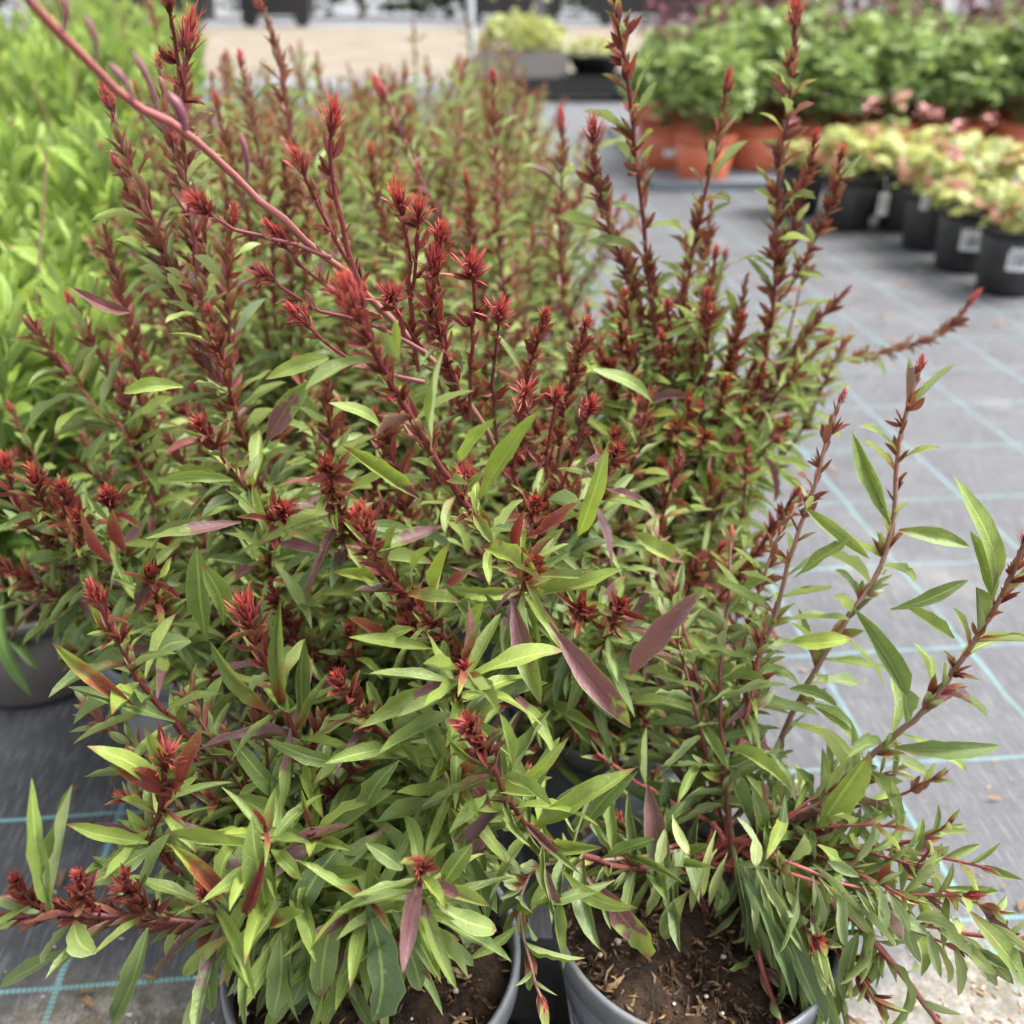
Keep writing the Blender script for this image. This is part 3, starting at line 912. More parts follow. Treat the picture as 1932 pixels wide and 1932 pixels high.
# ---- stems read from the photograph: (plant, kind, Y tip, Y end, points tip first, radius, tip size, tip kind, stem material, rooted)
SR, SP, SL, SK, ST = M_STEM_RED, M_STEM_PINK, M_STEM_PALE, M_STEM_CRIM, M_STEM_TAN
ST_LIST = [
    # near left plant
    (G1, 'shoot', .47, .50, [(183, 1128), (250, 1262), (335, 1370), (440, 1460), (560, 1560)], 2.6, .024, 'open', SR, 1),
    (G1, 'shoot', .45, .48, [(468, 1165), (510, 1270), (562, 1390), (600, 1470), (640, 1580)], 2.5, .026, 'open', SR, 1),
    (G1, 'shoot', .40, .44, [(312, 1432), (302, 1530), (285, 1590), (390, 1680), (520, 1700)], 2.6, .020, 'open', SR, 1),
    (G1, 'spire', .345, .40, [(-40, 1735), (90, 1725), (220, 1728), (420, 1742), (560, 1715)], 2.8, .014, 'tight', SR, 1),
    (G1, 'rosette', .37, .40, [(388, 1688), (425, 1735), (500, 1740), (600, 1715)], 2.3, .019, 'open', SR, 1),
    (G1, 'rosette', .365, .41, [(792, 1632), (790, 1690), (775, 1730), (700, 1740)], 2.2, .014, 'star', SR, 1),
    (G1, 'shoot', .44, .48, [(642, 1285), (692, 1355), (745, 1420), (770, 1520)], 1.9, .017, 'open', SR, 1),
    (G1, 'rosette', .43, .47, [(876, 1258), (868, 1300), (850, 1400), (800, 1520)], 1.9, .012, 'star', SR, 1),
    (G1, 'rosette', .42, .46, [(862, 1468), (850, 1510), (820, 1580)], 1.8, .010, 'star', SR, 1),
    (G1, 'spire', .35, .40, [(150, 1655), (165, 1700), (230, 1735), (400, 1745)], 2.0, .012, 'tight', SR, 0),
    (G1, 'spire', .345, .38, [(30, 1660), (60, 1700), (110, 1725), (180, 1730)], 2.0, .010, 'tight', SR, 0),
    (G1, 'spire', .35, .38, [(235, 1650), (250, 1690), (300, 1735)], 1.8, .010, 'tight', SR, 0),
    (G1, 'rosette', .40, .43, [(590, 1560), (600, 1620), (640, 1680)], 1.8, .0, 'star', SR, 1),
    (G1, 'rosette', .37, .42, [(690, 1690), (690, 1720), (680, 1740)], 1.8, .0, 'star', SR, 1),
    (G1, 'rosette', .38, .41, [(500, 1560), (520, 1620), (580, 1690)], 1.8, .0, 'star', SR, 1),
    # near right plant
    (G2, 'shoot', .40, .47, [(888, 1372), (938, 1462), (982, 1540), (1050, 1590), (1200, 1640)], 2.4, .020, 'open', SR, 1),
    (G2, 'whip', .62, .56, [(1735, 692), (1706, 790), (1690, 900), (1682, 1000), (1655, 1085), (1610, 1150), (1520, 1300), (1430, 1480)], 2.3, .015, 'open', ST, 1),
    (G2, 'whip', .60, .55, [(1588, 752), (1565, 810), (1540, 905), (1500, 1020), (1462, 1160), (1410, 1310), (1375, 1460)], 2.0, .011, 'tight', ST, 1),
    (G2, 'whip', .50, .53, [(1935, 1020), (1895, 1112), (1810, 1250), (1740, 1342), (1650, 1420), (1540, 1520), (1440, 1570)], 2.5, .014, 'tight', ST, 1),
    (G2, 'whip', .62, .56, [(1510, 945), (1475, 1000), (1440, 1090), (1400, 1240), (1370, 1450)], 1.7, .010, 'tight', ST, 1),
    (G2, 'pink', .42, .50, [(1960, 1775), (1850, 1765), (1700, 1735), (1560, 1670), (1440, 1595)], 2.5, .0, 'tight', SP, 1),
    (G2, 'pink', .40, .50, [(1790, 1960), (1700, 1835), (1610, 1735), (1500, 1650), (1420, 1590)], 2.8, .0, 'tight', SP, 1),
    (G2, 'pink', .40, .51, [(1475, 1935), (1440, 1830), (1405, 1710), (1385, 1610)], 2.5, .0, 'tight', SP, 1),
    (G2, 'pink', .42, .50, [(1600, 1920), (1540, 1820), (1470, 1720), (1410, 1610)], 1.8, .0, 'tight', SP, 1),
    (G2, 'lax', .47, .51, [(1792, 1552), (1740, 1580), (1620, 1605), (1480, 1600)], 1.5, .010, 'tight', SP, 1),
    (G2, 'lax', .50, .52, [(1768, 1465), (1700, 1500), (1580, 1530), (1460, 1570)], 1.5, .010, 'tight', SP, 1),
    (G2, 'pink', .52, .52, [(1125, 1420), (1200, 1475), (1290, 1525), (1350, 1560)], 2.0, .0, 'tight', SP, 1),
    (G2, 'pink', .47, .51, [(1120, 1650), (1200, 1620), (1300, 1590)], 1.8, .012, 'tight', SP, 1),
    (G2, 'lax', .58, .54, [(1262, 1100), (1300, 1220), (1335, 1360), (1360, 1480)], 1.8, .0, 'tight', SP, 1),
    (G2, 'fill', .55, .53, [(1440, 1190), (1420, 1300), (1390, 1420), (1372, 1520)], 2.0, .0, 'tight', SP, 1),
    (G2, 'lax', .45, .49, [(1560, 1760), (1520, 1720), (1440, 1640)], 1.5, .010, 'tight', SP, 1),
    (G2, 'lax', .42, .47, [(1830, 1690), (1740, 1690), (1600, 1670), (1470, 1620)], 1.5, .012, 'tight', SP, 1),
    (G2, 'lax', .42, .47, [(1545, 1770), (1500, 1740), (1440, 1660)], 1.5, .010, 'tight', SP, 1),
    (G2, 'lax', .415, .46, [(1830, 1800), (1760, 1770), (1650, 1720), (1500, 1650)], 1.5, .010, 'tight', SP, 1),
    (G2, 'lax', .375, .47, [(1024, 1890), (1005, 1835), (985, 1760), (985, 1680), (1030, 1630), (1180, 1620)], 1.5, .010, 'tight', ST, 1),
    (G1, 'fill', 0.5, .46, [(165, 1340), (280, 1431), (421, 1529)], 1.7, .012, 'open', SR, 1),
    (G1, 'fill', 0.46, .46, [(255, 1425), (343, 1486), (453, 1554)], 1.7, .012, 'open', SR, 1),
    (G1, 'fill', 0.5, .46, [(350, 1310), (410, 1411), (486, 1520)], 1.7, .0, 'open', SR, 1),
    (G1, 'fill', 0.48, .46, [(425, 1385), (462, 1460), (512, 1542)], 1.7, .012, 'open', SR, 1),
    (G1, 'fill', 0.44, .46, [(235, 1505), (329, 1538), (446, 1578)], 1.7, .012, 'open', SR, 1),
    (G1, 'fill', 0.45, .46, [(400, 1500), (445, 1535), (504, 1577)], 1.7, .0, 'open', SR, 1),
    (G1, 'fill', 0.48, .46, [(485, 1330), (504, 1424), (533, 1526)], 1.7, .012, 'open', SR, 1),
    (G1, 'fill', 0.47, .46, [(600, 1360), (585, 1444), (574, 1535)], 1.7, .0, 'open', SR, 1),
    (G1, 'fill', 0.47, .46, [(360, 1420), (417, 1483), (490, 1553)], 1.7, .0, 'open', SR, 1),
    (G1, 'fill', 0.45, .46, [(690, 1420), (648, 1483), (605, 1553)], 1.7, .0, 'open', SR, 1),
    (G6, 'spire', 0.8, 0.9, [(1335, 560), (1322, 709), (1305, 868)], 1.7, .013, 'tight', SR, 1),
    (G6, 'spire', 0.82, 0.9, [(1400, 600), (1369, 736), (1328, 880)], 1.7, .013, 'tight', SR, 1),
    (G6, 'spire', 0.78, 0.9, [(1250, 640), (1261, 762), (1276, 892)], 1.7, .013, 'tight', SR, 1),
    (G6, 'spire', 0.82, 0.9, [(1440, 690), (1398, 795), (1342, 907)], 1.7, .013, 'tight', SR, 1),
    (G6, 'fill', 0.78, 0.9, [(1370, 720), (1347, 815), (1318, 916)], 1.7, .013, 'tight', SR, 1),
    (G6, 'fill', 0.76, 0.9, [(1300, 760), (1297, 841), (1293, 928)], 1.7, .013, 'tight', SR, 1),
    (G6, 'fill', 0.74, 0.9, [(1190, 720), (1218, 815), (1255, 916)], 1.7, .013, 'tight', SR, 1),
    (G6, 'fill', 0.78, 0.9, [(1480, 800), (1426, 868), (1356, 940)], 1.7, .013, 'tight', SR, 1),
    (G6, 'fill', 0.76, .86, [(1410, 860), (1393, 1060), (1371, 1273)], 1.7, .013, 'tight', SR, 1),
    (G6, 'fill', 0.74, .84, [(1340, 900), (1342, 1087), (1346, 1285)], 1.7, .013, 'tight', SR, 1),
    (G6, 'fill', 0.74, .84, [(1250, 880), (1278, 1073), (1315, 1279)], 1.7, .013, 'tight', SR, 1),
    (G2, 'fill', 0.64, 0.54, [(1380, 1010), (1371, 1159), (1360, 1318)], 1.7, .013, 'tight', SR, 1),
    (G2, 'fill', 0.64, 0.54, [(1230, 1010), (1263, 1159), (1308, 1318)], 1.7, .013, 'tight', SR, 1),
    (G2, 'lax', 0.5, .50, [(1600, 1480), (1538, 1502), (1479, 1543)], 1.4, .0, 'tight', SP, 1),
    (G2, 'lax', 0.47, .50, [(1690, 1560), (1598, 1555), (1509, 1570)], 1.4, .0, 'tight', SP, 1),
    (G2, 'lax', 0.44, .50, [(1750, 1640), (1637, 1608), (1528, 1596)], 1.4, .0, 'tight', SP, 1),
    (G2, 'lax', 0.45, .50, [(1640, 1660), (1565, 1621), (1492, 1603)], 1.4, .0, 'tight', SP, 1),
    (G2, 'lax', 0.43, .50, [(1870, 1640), (1717, 1608), (1568, 1596)], 1.4, .0, 'tight', SP, 1),
    (G2, 'lax', 0.49, .50, [(1560, 1600), (1512, 1581), (1466, 1583)], 1.4, .0, 'tight', SP, 1),
    (G2, 'lax', 0.42, .50, [(1880, 1720), (1723, 1660), (1571, 1622)], 1.4, .0, 'tight', SP, 1),
    (G2, 'lax', 0.52, .50, [(1700, 1450), (1604, 1482), (1512, 1533)], 1.4, .0, 'tight', SP, 1),
    (G2, 'lax', 0.53, .50, [(1500, 1500), (1472, 1515), (1446, 1550)], 1.4, .0, 'tight', SP, 1),
    (G2, 'lax', 0.42, .50, [(1720, 1700), (1618, 1647), (1519, 1616)], 1.4, .0, 'tight', SP, 1),
    (G2, 'lax', 0.42, .50, [(1600, 1830), (1538, 1733), (1479, 1659)], 1.4, .0, 'tight', SP, 1),
    (G2, 'lax', 0.4, .50, [(1660, 1900), (1578, 1779), (1499, 1682)], 1.4, .0, 'tight', SP, 1),
    (G6, 'tall', 0.82, .90, [(1225, 470), (1243, 650), (1260, 841)], 1.8, .0, 'open', SR, 1),
    (G6, 'tall', 0.86, .90, [(1290, 520), (1290, 683), (1283, 856)], 1.8, .0, 'open', SR, 1),
    (G6, 'tall', 0.88, .90, [(1350, 480), (1333, 656), (1304, 844)], 1.8, .015, 'open', SR, 1),
    (G6, 'tall', 0.9, .90, [(1410, 520), (1376, 683), (1325, 856)], 1.8, .0, 'open', SR, 1),
    (G6, 'spire', 0.76, .90, [(1170, 610), (1203, 742), (1241, 883)], 1.8, .0, 'open', SR, 1),
    (G6, 'tall', 0.8, .90, [(1260, 580), (1268, 722), (1273, 874)], 1.8, .015, 'tight', SR, 1),
    (G6, 'tall', 0.8, .90, [(1310, 640), (1304, 762), (1290, 892)], 1.8, .0, 'open', SR, 1),
    (G6, 'tall', 0.84, .90, [(1380, 660), (1354, 775), (1315, 898)], 1.8, .0, 'tight', SR, 1),
    (G6, 'spire', 0.9, .90, [(1450, 600), (1405, 736), (1339, 880)], 1.8, .015, 'open', SR, 1),
    (G6, 'spire', 0.92, .90, [(1500, 650), (1441, 769), (1357, 895)], 1.8, .0, 'tight', SR, 1),
    (G6, 'spire', 0.74, .90, [(1130, 660), (1174, 775), (1227, 898)], 1.8, .0, 'open', SR, 1),
    (G6, 'spire', 0.72, .90, [(1210, 760), (1232, 841), (1255, 928)], 1.8, .015, 'open', SR, 1),
    (G6, 'fill', 0.74, .90, [(1330, 820), (1318, 881), (1297, 946)], 1.8, .0, 'open', SR, 1),
    (G6, 'fill', 0.74, .90, [(1275, 800), (1279, 868), (1278, 940)], 1.8, .0, 'open', SR, 1),
    (G6, 'fill', 0.7, .90, [(1160, 820), (1196, 881), (1238, 946)], 1.8, .015, 'tight', SR, 1),
    # long bare rose stem and its crimson flower shoots, big diagonal shoots: second row right plant
    (G5, None, .34, .73, [(20, -45), (95, 45), (170, 122), (250, 192), (350, 252), (430, 322), (560, 442), (660, 522), (760, 625), (880, 757), (960, 900), (1040, 1080)], 2.6, 0, None, SL, 1),
    (G5, 'spire', .45, .57, [(668, 572), (715, 680), (768, 775), (830, 880), (890, 970), (950, 1060), (1010, 1130), (1080, 1230)], 2.8, .025, 'brush', SR, 1),
    (G5, 'spire', .45, .55, [(688, 990), (720, 1075), (790, 1150), (850, 1225), (905, 1290), (1000, 1330)], 2.7, .024, 'brush', SR, 1),
    (G5, 'flower', .52, .56, [(380, 388), (440, 432), (560, 462), (622, 488)], 1.4, .020, 'star', SK, 0),
    (G5, 'flower', .54, .58, [(567, 310), (602, 390), (640, 470), (690, 545)], 1.4, .020, 'open', SK, 0),
    (G5, 'flower', .53, .57, [(628, 232), (622, 300), (640, 400), (662, 500), (680, 540)], 1.7, .026, 'open', SK, 0),
    (G5, 'flower', .54, .58, [(497, 518), (560, 562), (610, 590), (700, 612), (800, 660)], 1.4, .021, 'star', SK, 0),
    (G5, 'flower', .55, .58, [(525, 448), (580, 510), (640, 560), (720, 600)], 1.3, .018, 'open', SK, 0),
    (G5, 'flower', .54, .58, [(568, 600), (620, 650), (700, 695), (800, 720)], 1.4, .019, 'open', SK, 0),
    (G5, 'flower', .57, .62, [(752, 382), (770, 470), (778, 600), (790, 700)], 1.5, .022, 'star', SK, 0),
    (G5, 'flower', .57, .62, [(790, 402), (786, 480), (775, 580), (790, 690)], 1.5, .023, 'star', SK, 0),
    (G5, 'flower', .58, .62, [(832, 448), (828, 520), (835, 620)], 1.4, .018, 'open', SK, 0),
    (G5, 'spire', .58, .64, [(818, 500), (822, 600), (850, 690), (880, 790)], 1.9, .024, 'open', SK, 0),
    (G5, 'flower', .57, .64, [(890, 508), (896, 580), (888, 690), (885, 790)], 1.7, .026, 'star', SK, 0),
    (G5, 'flower', .58, .64, [(942, 590), (936, 660), (930, 760), (940, 860)], 1.5, .023, 'star', SR, 0),
    (G5, 'spire', .60, .66, [(1028, 598), (1005, 680), (985, 780), (990, 880)], 1.7, .017, 'open', SR, 0),
    (G5, 'spire', .62, .68, [(1106, 612), (1088, 690), (1060, 790), (1050, 900)], 1.7, .015, 'open', SR, 0),
    (G5, 'flower', .56, .64, [(992, 738), (975, 820), (970, 900), (990, 1000)], 1.6, .021, 'star', SK, 0),
    (G5, 'flower', .56, .64, [(1050, 748), (1035, 830), (1030, 900), (1040, 1000)], 1.5, .020, 'star', SK, 0),
    (G5, 'flower', .57, .64, [(1115, 770), (1090, 840), (1060, 920), (1060, 1010)], 1.4, .018, 'star', SK, 0),
    (G5, 'flower', .56, .62, [(738, 560), (760, 610), (800, 660)], 1.3, .022, 'star', SK, 0),
    (G5, 'shoot', .58, .66, [(1165, 850), (1135, 920), (1110, 1000), (1100, 1090)], 1.5, .012, 'open', SR, 0),
    (G5, 'shoot', .55, .63, [(1010, 950), (1015, 1010), (1030, 1100)], 1.8, .015, 'tight', SR, 0),
    (G5, 'shoot', .52, .62, [(1100, 1140), (1095, 1190), (1090, 1260)], 1.7, .012, 'tight', SR, 0),
    (G5, 'shoot', .52, .62, [(1175, 1140), (1140, 1210), (1120, 1280)], 1.7, .012, 'tight', SR, 0),
    (G5, 'flower', .52, .60, [(880, 900), (900, 960), (930, 1040)], 1.5, .020, 'open', SK, 0),
    (G5, 'spire', .52, .62, [(620, 915), (660, 1000), (705, 1080), (800, 1180)], 1.9, .016, 'tight', SR, 0),
    (G5, 'shoot', .46, .60, [(1000, 1060), (985, 1130), (1000, 1230)], 1.9, .012, 'tight', SR, 0),
    # second row left plant
    (G4, 'tall', .70, .68, [(355, 75), (348, 140), (338, 190), (345, 262), (362, 420), (378, 560), (420, 720), (470, 862), (520, 990), (600, 1150)], 2.2, .027, 'open', SR, 1),
    (G4, 'shoot', .52, .62, [(533, 965), (515, 1010), (510, 1080), (540, 1180)], 2.2, .020, 'open', SR, 1),
    (G4, 'tall', .72, .70, [(205, 190), (225, 262), (252, 332), (285, 405), (330, 520), (400, 700), (500, 930)], 1.8, .022, 'tight', SR, 1),
    (G4, 'spire', .73, .70, [(222, 310), (252, 372), (300, 465), (350, 600), (440, 800)], 1.7, .018, 'open', SR, 1),
    (G4, 'flower', .60, .68, [(318, 0), (330, 90), (345, 170), (348, 250)], 1.7, .030, 'tight', SK, 0),
    (G4, 'spire', .62, .66, [(710, 785), (735, 850), (760, 930), (770, 1040)], 1.6, .015, 'open', SR, 0),
    (G4, 'spire', .66, .68, [(612, 695), (618, 760), (625, 850), (630, 980)], 1.6, .014, 'open', SR, 0),
    (G4, 'tall', .76, .72, [(300, 120), (312, 200), (330, 290), (352, 400), (390, 560)], 1.5, .014, 'open', SR, 0),
    (G4, 'spire', .70, .70, [(440, 410), (432, 470), (430, 560), (440, 700)], 1.5, .016, 'open', SR, 0),
    (G4, 'spire', .74, .72, [(330, 262), (350, 330), (372, 420), (400, 520)], 1.5, .016, 'open', SR, 0),
    (G4, 'spire', .64, .68, [(395, 590), (420, 680), (450, 800), (500, 950)], 1.7, .013, 'tight', SR, 0),
    (G4, 'shoot', .60, .66, [(380, 800), (430, 880), (500, 960), (570, 1060)], 1.6, .014, 'open', SR, 0),
    (G4, 'shoot', .50, .60, [(620, 880), (640, 980), (660, 1080)], 1.7, .018, 'tight', SR, 0),
    # left edge plant
    (G3, 'spire', .60, .66, [(12, 880), (40, 960), (130, 1060), (230, 1170), (320, 1230)], 2.2, .020, 'open', SR, 1),
    (G3, 'shoot', .60, .65, [(68, 905), (90, 970), (110, 1020), (180, 1110)], 1.8, .018, 'tight', SR, 0),
    (G3, 'shoot', .59, .64, [(118, 925), (130, 985), (160, 1050), (220, 1130)], 1.7, .016, 'tight', SR, 0),
    (G3, 'shoot', .58, .64, [(203, 935), (215, 990), (240, 1080), (270, 1150)], 1.9, .018, 'open', SR, 0),
    (G3, 'shoot', .58, .64, [(145, 975), (160, 1040), (200, 1110)], 1.7, .014, 'tight', SR, 0),
    (G3, 'shoot', .54, .62, [(285, 1080), (300, 1150), (330, 1220), (380, 1290)], 1.8, .016, 'tight', SR, 0),
    (G3, 'shoot', .58, .64, [(-8, 1065), (60, 1100), (140, 1140), (240, 1190)], 1.7, .014, 'open', SR, 0),
    (G3, 'spire', .74, .74, [(135, 572), (168, 640), (215, 720), (260, 830)], 1.6, .015, 'open', SR, 1),
    (G3, 'shoot', .70, .72, [(55, 610), (120, 690), (190, 780), (250, 850)], 1.9, .0, 'open', SP, 1),
    (G3, 'spire', .74, .74, [(197, 425), (222, 530), (250, 640), (270, 760)], 1.6, .0, 'open', SR, 1),
    # two tall spires right
    (G6, 'bold', .80, .86, [(1150, -55), (1170, 60), (1188, 180), (1200, 300), (1215, 430), (1226, 545), (1246, 700), (1266, 850), (1285, 960), (1300, 1060)], 2.4, .022, 'open', SR, 0),
    (G6, 'bold', .84, .90, [(1500, 30), (1497, 105), (1490, 185), (1468, 330), (1465, 450), (1460, 560), (1448, 660), (1430, 780), (1390, 930), (1330, 1060)], 2.3, .030, 'tight', SR, 0),
    (G6, 'bold', .86, .90, [(1372, 165), (1360, 235), (1345, 305), (1322, 400), (1300, 520), (1280, 680), (1270, 860)], 1.9, .022, 'tight', SR, 0),
    (G6, 'bold', .80, .86, [(1120, 255), (1127, 340), (1152, 430), (1192, 545), (1230, 690)], 1.9, .024, 'open', SR, 0),
    (G6, 'spire', .86, .90, [(1538, 262), (1520, 340), (1492, 430), (1470, 520)], 1.6, .016, 'open', SR, 0),
    (G6, 'spire', .88, .92, [(1588, 290), (1570, 380), (1530, 470), (1480, 560)], 1.6, .016, 'open', SR, 0),
    (G6, 'spire', .98, .96, [(1832, 568), (1780, 622), (1700, 655), (1620, 672), (1560, 690), (1480, 725), (1400, 800)], 2.0, .019, 'tight', SR, 0),
    (G6, 'fill', .84, .88, [(1560, 640), (1500, 700), (1430, 800), (1370, 930)], 1.7, .012, 'tight', SR, 0),
    (G6, 'spire', .90, .92, [(1600, 545), (1540, 610), (1470, 700), (1400, 820)], 1.6, .0, 'tight', SR, 0),
    (G6, 'fill', .80, .86, [(1340, 590), (1330, 700), (1320, 830), (1310, 960)], 1.7, .012, 'tight', SR, 0),
    (G6, 'fill', .80, .86, [(1400, 780), (1370, 880), (1340, 1000)], 1.7, .012, 'tight', SR, 0),
    (G6, 'fill', .78, .86, [(1180, 560), (1200, 680), (1230, 820), (1260, 960)], 1.7, .012, 'tight', SR, 0),
    # blurred third row
    (G7, 'tall', 1.02, 1.0, [(1060, 238), (1062, 320), (1056, 430), (1062, 560), (1070, 700)], 2.0, .024, 'tight', SR, 1),
    (G7, 'tall', 1.04, 1.0, [(930, 150), (932, 240), (936, 340), (940, 470), (950, 620)], 2.0, .020, 'tight', SR, 1),
    (G7, 'tall', 1.04, 1.0, [(720, 175), (760, 260), (800, 350), (850, 450), (920, 600)], 1.9, .024, 'open', SK, 1),
    (G7, 'spire', 1.0, 1.0, [(880, 340), (890, 430), (900, 540), (920, 650)], 1.8, .016, 'tight', SR, 1),
    (G7, 'spire', 1.0, 1.0, [(700, 290), (712, 380), (740, 480), (800, 600)], 1.8, .018, 'open', SR, 1),
    (G8, 'tall', 1.02, 1.0, [(490, 10), (520, 90), (540, 200), (560, 330), (580, 470)], 1.9, .018, 'tight', SR, 1),
    (G8, 'tall', 1.0, 1.0, [(410, 195), (425, 260), (450, 360), (480, 480)], 1.8, .016, 'tight', SR, 1),
    (G8, 'tall', 1.04, 1.0, [(455, 115), (470, 200), (490, 300), (510, 430)], 1.8, .016, 'tight', SR, 1),
    (G8, 'spire', 1.0, 1.0, [(535, 300), (540, 380), (545, 480), (550, 560)], 1.8, .016, 'tight', SR, 1),
]
for (pl, kind, yt, yb, pts, r, ts, tk, mat, rooted) in ST_LIST:
    n = len(pts)
    W = [at(x, y, yt + (yb - yt) * i / (n - 1)) for i, (x, y) in enumerate(pts)]
    if rooted:
        W.append(pl.b + np.array((rng.uniform(-0.015, 0.015), rng.uniform(-0.015, 0.015), 0.01)))
    o, C = pl.stem(W, r * 0.0011, r * 0.00062, mat)
    if kind:
        pl.dress(C, kind, redshift=0.0, density=0.9, skip_base=0.04 if rooted else 0.0)
    if ts:
        pl.tip(o, C, ts * 1.15, tk)

# narrow pods along the bare rose stem
pale_o = [o for o in bpy.data.objects if o.parent == G5.o][0]


def pod(pl, stem_o, a, b, Y, r):
    P = [at(*a, Y) - pl.b, (at(*a, Y) * 0.5 + at(*b, Y) * 0.5) - pl.b + np.array((0.0015, 0, 0)), at(*b, Y) - pl.b]
    C = spline(P, 9)
    rr = np.array([0.25, 0.7, 1, 1, 0.95, 0.85, 0.7, 0.6, 0.5]) * r
    V, F, uv = tube_arrays(C, rr * 0.68, 7)
    link('seed_pod', np_mesh('seed_pod', V, F, M_POD, True, None, uv), stem_o)


pod(G5, pale_o, (158, 25), (182, 115), .37, 0.0017)
pod(G5, pale_o, (250, 95), (296, 208), .41, 0.0019)
pod(G5, pale_o, (205, 118), (252, 192), .395, 0.0020)
pod(G5, pale_o, (318, 175), (350, 248), .44, 0.0036)
pod(G5, pale_o, (110, -20), (120, 60), .355, 0.002)
pod(G5, pale_o, (452, 250), (466, 338), .47, 0.0022)

# ---- leaves that stand out in the photograph: base, tip, Y base, Y tip, width in px, red, purple, age, template


def hz(x, y):
    return ((560 + x * 0.3106) / 1.06, (1000 + y * 0.3106) / 1.06)


